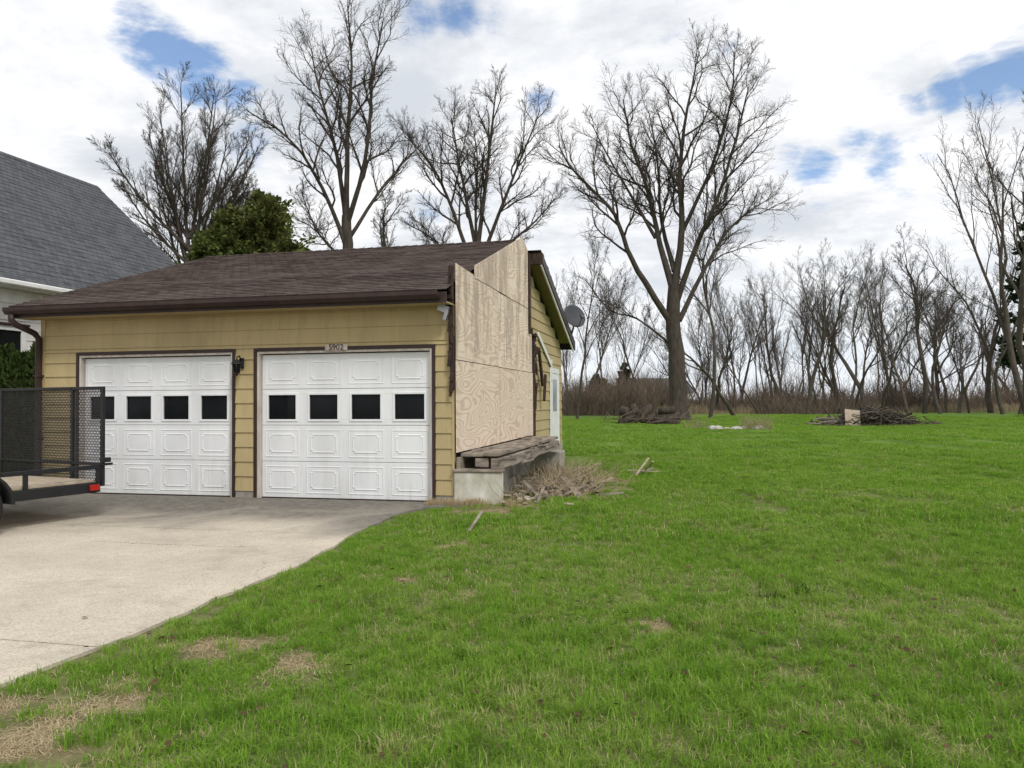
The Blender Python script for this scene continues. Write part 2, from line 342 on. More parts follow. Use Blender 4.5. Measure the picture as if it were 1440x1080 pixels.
# ------------------------------------------------------------ garage
def garage():
    E=empty('two_car_garage',GO,rad(-13))
    W=7.02; D=9.4; TOP=2.83
    dR=(-3.083,-.353); dL=(-6.27,-3.567); DH=2.20
    boxes('front_wall',[(-W+.01,0-.0,0.0,.14,2.28,TOP),( -.353+.08,-.01,0,.14,0.0,2.28),(-3.567+.08,-3.083-.08,0,.14,0,2.28),(-W+.01,-6.27-.08,0,.14,0,2.28)],M_SIDE,E)
    prism('right_wall',[(.14,.2),(D,.2),(D,2.95),(4.7,4.55),(.14,2.97)],lambda p,q,a:(a,p,q),M_DARK,E,-.14,-.002)
    prism('left_wall',[(.14,0),(D,0),(D,2.95),(4.7,4.55),(.14,2.97)],lambda p,q,a:(a,p,q),M_SIDE,E,-W,-W+.14)
    boxes('rear_wall',[(-W+.14,-.14,D-.14,D,0,2.95)],M_SIDE,E)
    boxes('garage_floor',[(-W+.14,-.14,.14,D-.14,-.1,.01)],M_CONC,E)
    V=[];F=[]
    def lap(fn,a0,a1,z0,z1,ob=.026,ot=.008):
        k=len(V)
        for a in (a0,a1):
            for (o_,z) in ((0.001,z0),(ob,z0),(ot,z1),(0.001,z1)): V.append(fn(a,o_,z))
        F.extend([(k,k+1,k+2,k+3),(k+7,k+6,k+5,k+4),(k,k+4,k+5,k+1),(k+1,k+5,k+6,k+2),(k+2,k+6,k+7,k+3)])
    fr=lambda a,o_,z:(a,-o_,z); ri=lambda a,o_,z:(o_,a,z)
    ex=.222; z=.12
    while z<TOP:
        z1=min(z+ex,TOP)
        if z1>2.29:
            zz=max(z,2.285)
            cut=-2.0-R.random()*3
            lap(fr,-W,cut-.002,zz,z1+.004); lap(fr,cut+.002,-.02,zz,z1+.004)
        if z<2.28:
            zt=min(z1,2.283)
            lap(fr,-W,-6.27-.085,z,zt+.003); lap(fr,-3.567+.085,-3.083-.085,z,zt+.003); lap(fr,-.353+.085,-.02,z,zt+.003)
        z+=ex
    z=.36
    while z<4.3:
        z1=z+ex
        ym=min(D,4.7+(4.5-z1)/.3333)
        if ym>5.6:
            lap(ri,5.53,ym,z,z1+.004)
        z+=ex
    o=mesh_obj('lap_siding',V,F,M_SIDE,E); fixn(o)
    boxes('corner_board',[(-.02,.012,-.03,.0,.12,TOP),(-W-.012,-W+.07,-.034,-.0,.05,TOP)],M_SIDE,E)
    boxes('foundation',[(-.0+.002,.03,5.5,D+.02,-.2,.36),(-W+.01,-6.36,-.012,0,-.05,.12),(-3.48,-3.17,-.012,0,-.05,.12),(-.27,0,-.012,.0,-.05,.12)],M_CONC,E)
    T=[]
    for (a,b) in (dR,dL):
        T+= [(a-.085,a-.035,-.032,.0,0.0,2.285),(b+.035,b+.085,-.032,.0,0.0,2.285),(a-.035,b+.035,-.033,.0,2.235,2.287)]
    boxes('brown_door_trim',T,M_BROWN,E,.003)
    T=[]
    for (a,b) in (dR,dL):
        T+= [(a-.035,a-.001,-.016,.12,0.0,2.235),(b+.001,b+.035,-.016,.12,0.0,2.235),(a-.001,b+.001,-.014,.12,DH,2.235)]
    boxes('door_jamb',T,M_WJAMB,E,.003)
    for (a,b) in (dR,dL):
        hs=(DH-.015)/4; cw=(b-a)/4
        Vb=[];Fb=[]
        yb=.07
        for r in range(4):
            z0=.022+r*hs+.003; z1=.022+(r+1)*hs-.003-(.02 if r==3 else 0)
            if r!=2: addbox(Vb,Fb,(a+.004,b-.004,yb,yb+.04,z0,z1))
            else:
                wz0=z0+.08; wz1=z1-.08
                addbox(Vb,Fb,(a+.004,b-.004,yb,yb+.04,z0,wz0)); addbox(Vb,Fb,(a+.004,b-.004,yb,yb+.04,wz1,z1))
                e=[a+.004]
                for c in range(4):
                    cx=a+cw*(c+.5); e+=[cx-.235,cx+.235]
                e.append(b-.004)
                for i in range(0,len(e),2): addbox(Vb,Fb,(e[i],e[i+1],yb,yb+.04,wz0,wz1))
                for c in range(4):
                    cx=a+cw*(c+.5)
                    for bb in ((cx-.262,cx-.228,wz0-.027,wz1+.027),(cx+.228,cx+.262,wz0-.027,wz1+.027)): addbox(Vb,Fb,(bb[0],bb[1],yb-.014,yb+.002,bb[2],bb[3]))
                    for bb in ((wz0-.027,wz0+.007),(wz1-.007,wz1+.027)): addbox(Vb,Fb,(cx-.228,cx+.228,yb-.013,yb+.002,bb[0],bb[1]))
        o=mesh_obj('garage_door',Vb,Fb,M_WHITE,E); bevel(o,.004)
        Vp=[];Fp=[]
        for r in (0,1,3):
            for c in range(4):
                cx=a+cw*(c+.5); cz=.022+hs*(r+.5)
                prof=[(0,-.001,0),(.008,.006,0),(.016,.006,0),(.024,.001,0),(.066,.001,1),(.074,.009,1),(.084,.009,1),(.092,.004,1)]
                rings=[]
                for (ins,out,nt) in prof:
                    w=.285-ins; h=.21-ins; q=.032 if nt else .001
                    pts=[(-w+q,-h),(w-q,-h),(w-q,-h+q),(w,-h+q),(w,h-q),(w-q,h-q),(w-q,h),(-w+q,h),(-w+q,h-q),(-w,h-q),(-w,-h+q),(-w+q,-h+q)]
                    k=len(Vp); Vp+=[(cx+p,yb-out,cz+qq) for p,qq in pts]; rings.append(k)
                for i in range(len(rings)-1):
                    for j in range(12):
                        Fp.append((rings[i]+j,rings[i]+(j+1)%12,rings[i+1]+(j+1)%12,rings[i+1]+j))
                Fp.append(tuple(rings[-1]+j for j in range(12)))
        mesh_obj('door_panels',Vp,Fp,M_WHITE,E)
        hs2=.022+2*hs
        boxes('door_glass',[(a+.1,b-.1,yb+.025,yb+.03,hs2+.06,hs2+hs-.06)],M_GLASS,E)
        boxes('door_backing',[(a,b,yb+.041,yb+.05,0.01,hs2+.05),(a,b,yb+.041,yb+.05,hs2+hs-.05,DH)],M_DARK,E)
        boxes('door_seal',[(a,b,yb-.005,yb+.03,.012,.03)],M_BROWN,E)
    zE=2.99
    boxes('soffit',[(-W-.2,.02,-.40,-.001,2.83,2.85)],M_SOFF,E)
    boxes('fascia',[(-W-.2,.03,-.42,-.40,2.83,2.98),(-W-.22,-W-.2,-.42,-.0,2.83,2.98)],M_BROWN,E)
    gp=[(-.42,2.975),(-.42,2.88),(-.50,2.875),(-.525,2.905),(-.545,2.93),(-.545,2.985),(-.535,2.985),(-.532,2.935),(-.50,2.892),(-.43,2.892),(-.43,2.975)]
    prism('gutter',gp,lambda p,q,a:(a,p,q),M_BROWN,E,-W-.24,-.06)
    cx=-W-.06
    def dsp(pts,w=.045):
        Vd=[];Fd=[]; tube(Vd,Fd,[Vector(p) for p in pts],[w]*len(pts),8,True); return mesh_obj('downspout',Vd,Fd,M_BROWN,E,True)
    dsp([(cx-.06,-.49,2.88),(cx-.06,-.49,2.78),(cx-.03,-.44,2.72),(cx+.05,-.16,2.60),(cx+.06,-.085,2.52),(cx+.06,-.085,.2),(cx+.04,-.14,.10),(cx+.0,-.28,.06)],.05)
    boxes('downspout_strap',[(cx-.0,cx+.12,-.14,-.035,1.9,1.93),(cx-.0,cx+.12,-.14,-.035,.9,.93)],M_BROWN,E)
    def slope(name,y0,z0,y1,z1,xa,xb,mat,lift=0):
        L=math.hypot(y1-y0,z1-z0); n=int(L/.1403); dy=(y1-y0)/n; dz=(z1-z0)/n
        nz=abs(y1-y0)/L
        ny=-(z1-z0)/L if y1>y0 else (z1-z0)/L
        V=[];F=[]
        for i in range(n):
            ya=y0+dy*i; za=z0+dz*i; yb_=ya+dy*1.02; zb=za+dz*1.02
            xl=xa if not callable(xa) else xa(i/n); xr=xb if not callable(xb) else xb(i/n)
            xl+=R.uniform(-.01,.01); xr+=R.uniform(-.012,.012)
            nx_=int((xr-xl)/.33)+1
            for j in range(nx_):
                p=xl+(xr-xl)*j/nx_; q=xl+(xr-xl)*(j+1)/nx_
                up=.014+R.uniform(-.003,.005); k=len(V)
                V+= [(p,ya,za),(q,ya,za),(q,ya+ny*up,za+nz*up),(p,ya+ny*up,za+nz*up),(q,yb_+ny*.004,zb+nz*.004),(p,yb_+ny*.004,zb+nz*.004)]
                F+= [(k,k+1,k+2,k+3),(k+3,k+2,k+4,k+5),(k,k+3,k+5),(k+1,k+4,k+2)]
        o=mesh_obj(name,V,F,mat,E)
    zr=4.72
    z0=zr-(4.7+.42)/3
    slope('roof_front',-.44,z0-.007,4.7,zr,-W-.23,lambda s:.02-.20*s,M_ROOF)
    slope('roof_rear',9.84,z0-.007,4.7,zr,-W-.23,lambda s:.32 if s<.9 else -.02,M_ROOF)
    prism('roof_deck_front',[(-.42,z0-.03),(4.7,zr-.03),(4.7,zr-.003),(-.42,z0-.003)],lambda p,q,a:(a,p,q),M_ROT,E,-W-.22,-.18)
    prism('roof_deck_rear',[(9.82,z0-.03),(5.2,zr-.5/3-.03),(5.2,zr-.5/3-.003),(9.82,z0-.003)],lambda p,q,a:(a,p,q),M_SOFF,E,-W-.22,.30)
    prism('roof_deck_ridge',[(5.2,zr-.5/3-.03),(4.7,zr-.03),(4.7,zr-.003),(5.2,zr-.5/3-.003)],lambda p,q,a:(a,p,q),M_ROT,E,-W-.22,-.18)
    V=[];F=[]
    x=-W-.23
    while x<-.35:
        k=len(V); a=x;b=x+.2
        V+=[(a,4.56,zr-.03),(a,4.7,zr+.018),(a,4.84,zr-.03),(b,4.56,zr-.018),(b,4.7,zr+.03),(b,4.84,zr-.018)]
        F+=[(k,k+3,k+4,k+1),(k+1,k+4,k+5,k+2),(k+3,k+5,k+4)]; x+=.2
    mesh_obj('ridge_cap',V,F,M_ROOF,E)
    prism('rake_board',[(5.2,zr-.5/3-.2),(9.84,z0-.22),(9.84,z0-.005),(5.2,zr-.5/3-.005)],lambda p,q,a:(a,p,q),M_BROWN,E,.30,.325)
    prism('rake_trim',[(5.25,zr-.55/3-.26),(9.7,z0-.26),(9.7,z0-.19),(5.25,zr-.55/3-.19)],lambda p,q,a:(a,p,q),M_TRIMW,E,.27,.298)
    prism('rake_left',[(-.42,z0-.2),(4.7,zr-.2),(9.84,z0-.2),(9.84,z0-.005),(4.7,zr-.005),(-.42,z0-.005)],lambda p,q,a:(a,p,q),M_BROWN,E,-W-.245,-W-.225)
    boxes('rear_fascia',[(-W-.2,.3,9.84,9.86,z0-.2,z0-.01)],M_BROWN,E)
    sheets=[[(0,.73),(2.55,.73),(2.55,2.05),(0,2.05)],[(2.562,.735),(5.45,.735),(5.45,2.045),(2.562,2.045)],
            [(-.01,2.06),(2.50,2.06),(2.50,3.37),(.95,3.37),(.9,3.42),(-.01,3.44)],[(2.512,2.058),(5.42,2.058),(5.42,2.86),(5.1,2.86),(5.1,3.36),(2.512,3.36)],
            [(.97,3.378),(3.1,3.378),(3.1,4.28),(.97,3.57)],[(3.11,3.374),(5.02,3.37),(5.02,4.58),(4.5,4.745),(3.11,4.285)]]
    for i,s in enumerate(sheets):
        off=.030+.005*((i*2)%3)
        prism('plywood_sheet',s,lambda p,q,a:(a,p,q),M_PLY,E,off,off+.013)
    boxes('rotted_corner_board',[(-.03,.028,-.075,-.035,1.62,2.4),(-.05,.02,-.08,-.04,2.2,3.40),(-.01,.025,-.11,-.081,2.9,3.3)],M_ROT,E,.006)
    boxes('rotted_post',[(.045,.08,5.04,5.16,2.86,4.52),(.045,.09,5.46,5.56,.7,2.88),(.0,.045,5.45,5.55,.5,3.0),(.02,.14,5.40,5.6,2.82,2.88)],M_ROT,E,.01)
    boxes('rake_return',[(.0,.30,5.15,5.21,4.30,4.54)],M_ROT,E,.005)
    Vb=[];Fb=[]
    for i in range(34):
        zz=R.uniform(1.6,3.35); obox(Vb,Fb,(.0+R.uniform(-.04,.01),-.085+R.uniform(-.02,.02),zz),(R.uniform(.02,.06),R.uniform(.01,.03),R.uniform(.05,.2)),Matrix.Rotation(R.uniform(-.25,.25),3,'Y'))
    for i in range(26):
        obox(Vb,Fb,(R.uniform(.03,.1),5.58+R.uniform(-.08,.2),R.uniform(.9,2.9)),(R.uniform(.02,.05),R.uniform(.02,.08),R.uniform(.05,.3)),Matrix.Rotation(R.uniform(-.4,.4),3,'X'))
    mesh_obj('splintered_wood',Vb,Fb,M_ROT,E)
    Vb=[];Fb=[]
    obox(Vb,Fb,(.05,6.9,2.62),(.02,1.75,.10),Matrix.Rotation(-.36,3,'X'))
    obox(Vb,Fb,(.05,7.75,2.20),(.02,.14,.5),Matrix.Rotation(.1,3,'X'))
    mesh_obj('old_flashing',Vb,Fb,M_TRIMW,E)
    Vb=[];Fb=[]
    obox(Vb,Fb,(.10,6.1,2.2),(.05,.12,.9),Matrix.Rotation(.5,3,'X')); obox(Vb,Fb,(.13,6.4,1.75),(.05,.1,.6),Matrix.Rotation(-.3,3,'X'))
    mesh_obj('broken_batten',Vb,Fb,M_ROT,E)
    Vb=[];Fb=[]
    obox(Vb,Fb,(-.1,-.12,2.78),(.16,.10,.10),Matrix.Rotation(.4,3,'Y')); obox(Vb,Fb,(-.06,-.16,2.68),(.05,.05,.14),Matrix.Rotation(.3,3,'Y'))
    mesh_obj('flashing_scrap',Vb,Fb,M_STEEL,E)
    boxes('side_door_trim',[(.026,.05,7.6,7.7,.38,2.25),(.026,.05,8.75,8.85,.38,2.25),(.026,.051,7.7,8.75,2.13,2.25)],M_TRIMW,E,.003)
    boxes('side_door',[(.026,.04,7.7,8.75,.38,2.13)],M_TRIMW,E)
    boxes('side_door_glass',[(.041,.046,7.95,8.5,1.2,1.98)],M_GLASS2,E)
    # open timber ledge left from the removed breezeway, carried by piers
    L=[]
    for i,(a,b) in enumerate([(.06,.26),(.27,.44),(.45,.68)]):
        L.append((a,b+R.uniform(-.02,.0),(.12,.02,-.02)[i],(5.4,4.7,5.0)[i],.66+.01*i,.715+.01*i))
    boxes('ledge_boards',L,M_WOODG,E,.008)
    boxes('ledge_beam',[(.54,.70,.0,4.9,.50,.655),(.30,.50,.03,.12,.52,.65),(.03,.09,.0,5.4,.45,.66),(.09,.54,1.2,1.28,.50,.65),(.09,.54,2.4,2.48,.50,.65),(.09,.54,3.6,3.68,.50,.65)],M_WOODG,E,.01)
    Vb=[];Fb=[]
    for i in range(16):
        obox(Vb,Fb,(R.uniform(.1,.74),R.uniform(.0,4.8),.735+R.uniform(-.01,.02)),(R.uniform(.03,.10),R.uniform(.1,.8),R.uniform(.008,.02)),Matrix.Rotation(R.uniform(-.1,.1),3,'Z')@Matrix.Rotation(R.uniform(-.03,.03),3,'X'))
    for i in range(9):
        obox(Vb,Fb,(.70+R.uniform(0,.02),R.uniform(.3,4.6),R.uniform(.45,.68)),(.02,R.uniform(.3,1.1),R.uniform(.02,.06)),Matrix.Rotation(R.uniform(-.1,.1),3,'X'))
    mesh_obj('ledge_splinters',Vb,Fb,M_WOODG,E)
    boxes('block_pier',[(.02,.70,-.08,.10,-.1,.46)],M_BLOCK,E,.012)
    boxes('block_cap',[(-.0,.72,-.10,.12,.463,.50)],M_WOODG,E,.006)
    boxes('side_foundation',[(.30,.46,.12,1.5,-.2,.45),(.0,.12,.12,5.4,-.2,.40),(.24,.40,1.5,2.6,-.2,.18)],M_CONC,E,.015)
    boxes('rear_pier',[(.05,.72,4.9,5.5,-.2,.42)],M_CONC,E,.02)
    boxes('number_plaque',[(-1.98,-1.62,-.046,-.034,2.225,2.315)],M_WJAMB,E,.004)
    tx=bpy.data.curves.new('number_text','FONT'); tx.body='5902'; tx.size=.12; tx.extrude=.003; tx.align_x='CENTER'; tx.align_y='CENTER'
    to=bpy.data.objects.new('number_text',tx); COL.objects.link(to); to.parent=E; to.location=(-1.80,-.05,2.27); to.rotation_euler=(rad(90),0,0); tx.materials.append(M_BROWN)
    lx=-3.36; ly=-.035; lz=2.0
    boxes('lantern_plate',[(lx-.04,lx+.04,ly-.02,ly,lz-.02,lz+.14)],M_BLACKMETAL,E,.006)
    tubes('lantern_arm',[([(lx,ly-.02,lz+.1),(lx,ly-.07,lz+.17),(lx,ly-.13,lz+.15),(lx,ly-.14,lz+.10)],.011)],M_BLACKMETAL,E)
    c=Vector((lx,ly-.14,lz))
    tubes('lantern_body',[([c+Vector((0,0,.11)),c+Vector((0,0,.095)),c+Vector((0,0,.05)),c+Vector((0,0,.045))],[.012,.04,.085,.088]),([c+Vector((0,0,-.10)),c+Vector((0,0,-.085))],[.045,.05]),([c+Vector((0,0,-.14)),c+Vector((0,0,-.10))],[.005,.03])],M_BLACKMETAL,E,6,False)
    tubes('lantern_glass',[([c+Vector((0,0,-.085)),c+Vector((0,0,.045))],[.043,.065])],M_GLASS,E,6,False)
    tubes('lantern_bars',[([c+Vector((.045*math.cos(t),.045*math.sin(t),-.085)),c+Vector((.068*math.cos(t),.068*math.sin(t),.045))],.006) for t in [i*math.pi/3 for i in range(6)]],M_BLACKMETAL,E,4)
    S=empty('satellite_dish',(0.42,9.05,3.62),0,E); S.rotation_euler=(rad(68),0,rad(38))
    Vd=[];Fd=[];nr=6;ns=28
    for i in range(nr+1):
        r=.30*i/nr
        for s in range(ns):
            t=6.2832*s/ns; Vd.append((r*math.cos(t),r*math.sin(t)*1.08,.55*r*r-.03))
    for i in range(nr):
        for s in range(ns): Fd.append((i*ns+s,i*ns+(s+1)%ns,(i+1)*ns+(s+1)%ns,(i+1)*ns+s))
    o=mesh_obj('dish',Vd,Fd,simple('dish_grey',(.055,.06,.068),(.04,.043,.05),4,.6),S,True); so=o.modifiers.new('s','SOLIDIFY'); so.thickness=.008
    tubes('dish_arm',[([(0,-.28,-.0),(0,-.34,.1),(0,-.2,.34)],.014),([(0,0,-.03),(0,-.02,-.12)],.035)],M_GREYM,S)
    boxes('lnb',[(-.04,.04,-.24,-.14,.31,.39)],M_GREYM,S,.01)
    tubes('dish_mast',[([(.42,9.12,3.55),(.36,9.2,3.30),(.30,9.25,3.14)],.025)],M_GREYM,E)
    return E
garage()

# ------------------------------------------------------------ neighbour house
def house():
    E=empty('white_neighbour_house',GO,rad(-13))
    xe=-10.0; xw=-10.42; xr=-14.6; zE=3.98; zR=8.2; ya=-4; yb=9.77
    prism('walls',[(xw,0),(xw,3.85),(xr,7.7),(2*xr-xw,3.85),(2*xr-xw,0)],lambda p,q,a:(p,a,q),M_WSIDE,E,ya+.3,yb-.3)
    V=[];F=[]
    z=.6
    wy0,wy1,wz0,wz1=1.55,3.0,1.75,3.08
    while z<3.8:
        z1=min(z+.2,3.85)
        segs=[(ya+.3,yb-.3)] if z1<wz0 or z>wz1 else [(ya+.3,wy0),(wy1,yb-.3)]
        for a0,a1 in segs:
            k=len(V)
            for a in (a0,a1):
                for (o_,q) in ((.001,z),(.022,z),(.009,z1+.003),(.001,z1+.003)): V.append((xw+o_,a,q))
            F.extend([(k,k+1,k+2,k+3),(k+7,k+6,k+5,k+4),(k,k+4,k+5,k+1),(k+1,k+5,k+6,k+2),(k+2,k+6,k+7,k+3)])
        z+=.2
    o=mesh_obj('siding',V,F,M_WSIDE,E); fixn(o)
    boxes('window_frame',[(xw+.005,xw+.05,wy0,wy0+.12,wz0,wz1),(xw+.005,xw+.05,wy1-.12,wy1,wz0,wz1),(xw+.005,xw+.052,wy0+.12,wy1-.12,wz1-.1,wz1),(xw+.005,xw+.052,wy0+.12,wy1-.12,wz0,wz0+.1),(xw+.005,xw+.045,wy0+.12,wy1-.12,2.36,2.41)],M_TRIMW,E,.004)
    boxes('window_glass',[(xw+.004,xw+.02,wy0+.1,wy1-.1,wz0+.1,wz1-.1)],M_GLASS,E)
    boxes('window_hood',[(xw+.005,xw+.09,wy0-.05,wy1+.05,wz1,wz1+.05)],M_BROWN,E)
    for sgn in (1,-1):
        V=[];F=[]
        L=math.hypot(xe-xr,zR-zE); n=int(L/.19)
        for i in range(n):
            xa=xe+(xr-xe)*i/n; za=zE+(zR-zE)*i/n; xb=xe+(xr-xe)*(i+1.02)/n; zb=zE+(zR-zE)*(i+1.02)/n
            nx_,nz_=(zR-zE)/L,(xe-xr)/L
            if sgn<0: xa=2*xr-xa; xb=2*xr-xb
            y=ya
            while y<yb-.01:
                y2=min(y+.33,yb); up=.012+R.uniform(-.002,.003); k=len(V)
                V+=[(xa,y,za),(xa,y2,za),(xa+sgn*nx_*up,y2,za+nz_*up),(xa+sgn*nx_*up,y,za+nz_*up),(xb+sgn*nx_*.004,y2,zb+nz_*.004),(xb+sgn*nx_*.004,y,zb+nz_*.004)]
                F+=[(k,k+1,k+2,k+3),(k+3,k+2,k+4,k+5)]; y=y2
        o=mesh_obj('roof_shingles',V,F,M_ROOFG,E)
    prism('roof_deck',[(xe,zE-.003),(xr,zR-.003),(2*xr-xe,zE-.003),(2*xr-xe,zE-.12),(xr,zR-.12),(xe,zE-.12)],lambda p,q,a:(p,a,q),M_TRIMW,E,ya,yb)
    boxes('soffit',[(xw,xe-.001,ya,yb,zE-.14,zE-.122)],M_TRIMW,E)
    boxes('gutter',[(xe+.002,xe+.11,ya,yb,zE-.13,zE-.02)],M_TRIMW,E,.02)
    boxes('frieze_board',[(xw+.024,xw+.04,ya+.3,yb-.3,3.55,3.83)],M_TRIMW,E)
    prism('ridge_cap',[(xr+.14,zR-.10),(xr,zR+.02),(xr-.14,zR-.10),(xr-.14,zR-.13),(xr,zR-.02),(xr+.14,zR-.13)],lambda p,q,a:(p,a,q),M_ROOFG,E,ya,yb)
house()

# ------------------------------------------------------------ foliage
def leafmass(name,pts,mat,size,parent=None,core=None):
    V=[];F=[]
    for (p,d,s) in pts:
        a=Vector((R.gauss(0,1),R.gauss(0,1),R.gauss(0,1))).normalized(); u=d.cross(a)
        if u.length<.01: continue
        u.normalize(); k=len(V); L=size*s*R.uniform(.7,1.4); w=L*.32
        V+=[p,p+d*L*.5+u*w,p+d*L,p+d*L*.5-u*w]; F.append((k,k+1,k+2,k+3))
    return mesh_obj(name,V,F,mat,parent)
def conifer(name,x,y,h,r,nb,nl,mat,base=.05,power=.8,up=.3,size=.16,seed=1,peaks=None,tight=.6,rv=(.68,.38,.28)):
    rr=random.Random(seed)
    E=empty(name,(x,y,H(x,y)))
    tl=[];pts=[]
    peaks=peaks or [(0,0,1,1)]
    for (px,py,ph,pr) in peaks:
        hh=h*ph
        tl.append(([(px*.3,py*.3,0),(px,py,hh*.5),(px,py,hh*.97)],[.02*hh,.012*hh,.01]))
        for i in range(int(nb*pr)):
            u=base+(1-base)*((i+rr.random())/int(nb*pr)); az=rr.random()*6.283
            Rr=r*pr*(1-u)**power*(rv[0]+rv[1]*math.sin(az*3+u*9+seed)*rr.random()+rv[2]*rr.random())+.1
            z0=u*hh; d=Vector((math.cos(az),math.sin(az),0)); lift=up*(.5+rr.random()*.8)
            tl.append(([(px,py,z0),Vector((px,py,z0))+d*(Rr*.9)+Vector((0,0,Rr*.9*lift))],[.02,.008]))
            for j in range(nl):
                t=rr.random()**.6
                p=Vector((px,py,z0))+d*(Rr*t)+Vector((0,0,Rr*t*lift))+Vector((rr.gauss(0,1),rr.gauss(0,1),rr.gauss(0,.8)))*(.12*Rr*(.4+t)*tight+.03)
                dd=(d*.8+Vector((rr.gauss(0,.5),rr.gauss(0,.5),.35+rr.gauss(0,.4)))).normalized()
                pts.append((p,dd,1))
    tubes('trunk',tl,M_BARK,E,4)
    leafmass('foliage',pts,mat,size,E)
    return E
conifer('cedar_tree',-8.75,25.5,8.2,2.6,210,150,M_CEDAR,.25,.60,.75,.13,3,[(.55,0,1,.95),(-1.5,.3,.86,.6),(1.45,.2,.80,.5),(-.5,-.4,.93,.65)],.42,(.55,.42,.6))
def hedge():
    E=empty('arborvitae_hedge',(-9.85,14.55,0)); pts=[];V=[];F=[]
    for c in range(6):
        cx=-1.0+c*.40; hh=2.45+R.uniform(-.12,.12)
        for i in range(2600):
            az=R.random()*6.283; u=R.random(); rr=.42*(1-(u**3)*.65)*(.75+.3*R.random())*(1+.1*math.sin(az*4+u*15))
            p=Vector((cx+rr*math.cos(az),rr*math.sin(az),u*hh)); pts.append((p,Vector((math.cos(az)*.5+R.gauss(0,.3),math.sin(az)*.5+R.gauss(0,.3),.9)).normalized(),1))
        tube(V,F,[Vector((cx,0,0)),Vector((cx,0,hh*.6)),Vector((cx,0,hh*.93))],[.30,.27,.06],8,True)
    leafmass('foliage',pts,M_HEDGE,.11,E); mesh_obj('inner_mass',V,F,M_HEDGE,E)
hedge()

# ------------------------------------------------------------ bare trees
UP=Vector((0,0,1))
def grow(V,F,rr,p,d,L,r,lvl,cfg,depth_off=0):
    nseg=(9,8,6,4,3,2)[lvl]; wob=cfg.get('wob',.16)*(1,1.1,1.3,1.5,1.6,1.6)[lvl]; trop=cfg.get('trop',.10)
    pts=[p];dirs=[d]; q=p; dd=d
    for i in range(nseg):
        dd=(dd+Vector((rr.gauss(0,wob),rr.gauss(0,wob),rr.gauss(0,wob*.7)))+UP*trop).normalized()
        q=q+dd*(L/nseg); pts.append(q); dirs.append(dd)
    mr=cfg.get('mr',.005)
    rad_=[max(r*(1-.8*i/nseg),mr) for i in range(nseg+1)]
    tube(V,F,pts,rad_,(8,6,5,3,3,3)[lvl])
    branch(V,F,rr,pts,dirs,rad_,L,lvl,cfg)
def branch(V,F,rr,pts,dirs,rad_,L,lvl,cfg,t0=None):
    if lvl>=cfg['maxl']: return
    nseg=len(pts)-1
    n=cfg['n'][lvl]; n=int(n*rr.uniform(.8,1.2)+.5); az=rr.random()*6.28
    if t0 is None: t0=cfg.get('t0',[.35,.2,.15,.1,.1])[lvl]
    for k in range(n):
        t=t0+(1-t0)*(k+rr.random()*.9)/n; f=min(t,.999)*nseg; i=int(f); fr=f-i
        p=pts[i].lerp(pts[i+1],fr); d0=dirs[min(i+1,nseg)]; rl=rad_[i]+(rad_[i+1]-rad_[i])*fr
        az+=2.4+rr.uniform(-.5,.5)
        a=Vector((1,0,0)) if abs(d0.x)<.8 else Vector((0,1,0))
        u=d0.cross(a).normalized(); w=d0.cross(u)
        an=cfg['ang'][lvl]*rr.uniform(.65,1.3)
        d=(d0*math.cos(an)+(u*math.cos(az)+w*math.sin(az))*math.sin(an)).normalized()
        l=L*cfg['ratio'][lvl]*(1.15-.65*t)*rr.uniform(.7,1.25)
        grow(V,F,rr,p,d,l,min(rl*.72,rad_[0]*cfg['rr'][lvl]),lvl+1,cfg)
CFG=dict(maxl=4,n=[9,9,8,9],ang=[.55,.6,.62,.65],ratio=[.62,.42,.44,.50],rr=[.45,.42,.42,.5],trop=.09)
def tree_mesh(name,seed,h,r,cfg,limbs=None):
    rr=random.Random(seed); V=[];F=[]
    if limbs is None:
        grow(V,F,rr,Vector((0,0,-.1)),Vector((rr.uniform(-.15,.15),rr.uniform(-.15,.15),1)).normalized(),h*.86,r,0,cfg)
    else:
        for (lp,r0,r1,t0,lv) in limbs:
            P=[Vector(p) for p in lp]; pts=[]
            m=3
            for i in range(len(P)-1):
                for k in range(m):
                    t=k/m; a=P[max(i-1,0)];b=P[i];c=P[i+1];e=P[min(i+2,len(P)-1)]
                    q=.5*((2*b)+(c-a)*t+(2*a-5*b+4*c-e)*t*t+(3*b-3*c+e-a)*t**3)
                    pts.append(q+Vector((rr.gauss(0,1),rr.gauss(0,1),rr.gauss(0,.5)))*(.02*(r0*2+.5) if (i or k) else 0))
            pts.append(P[-1]); n=len(pts)
            rs=[r0+(r1-r0)*(i/(n-1))**.75 for i in range(n)]
            if lv is None: rs[0]*=1.35
            dirs=[(pts[min(i+1,n-1)]-pts[max(i-1,0)]).normalized() for i in range(n)]
            L=sum((pts[i+1]-pts[i]).length for i in range(n-1))
            tube(V,F,pts,rs,9 if r0>.2 else 6)
            if lv is not None: branch(V,F,rr,pts,dirs,rs,L,lv,cfg,t0)
    me=bpy.data.meshes.new(name); me.from_pydata([tuple(v) for v in V],[],F)
    me.polygons.foreach_set('use_smooth',[True]*len(me.polygons)); return me
def place_tree(name,me,x,y,rz=0,sc=1,parent=None,mat=M_BARK):
    if not me.materials: me.materials.append(mat)
    o=bpy.data.objects.new(name,me); COL.objects.link(o); o.location=(x,y,H(x,y)-.05); o.rotation_euler=(0,0,rz); o.scale=(sc,sc,sc) if not isinstance(sc,tuple) else sc
    if parent: o.parent=parent
    return o
def pl(pts,bx,by,s,ys):
    return [((px-bx)*s,yv,(by-py)*s) for (px,py),yv in zip(pts,ys)]
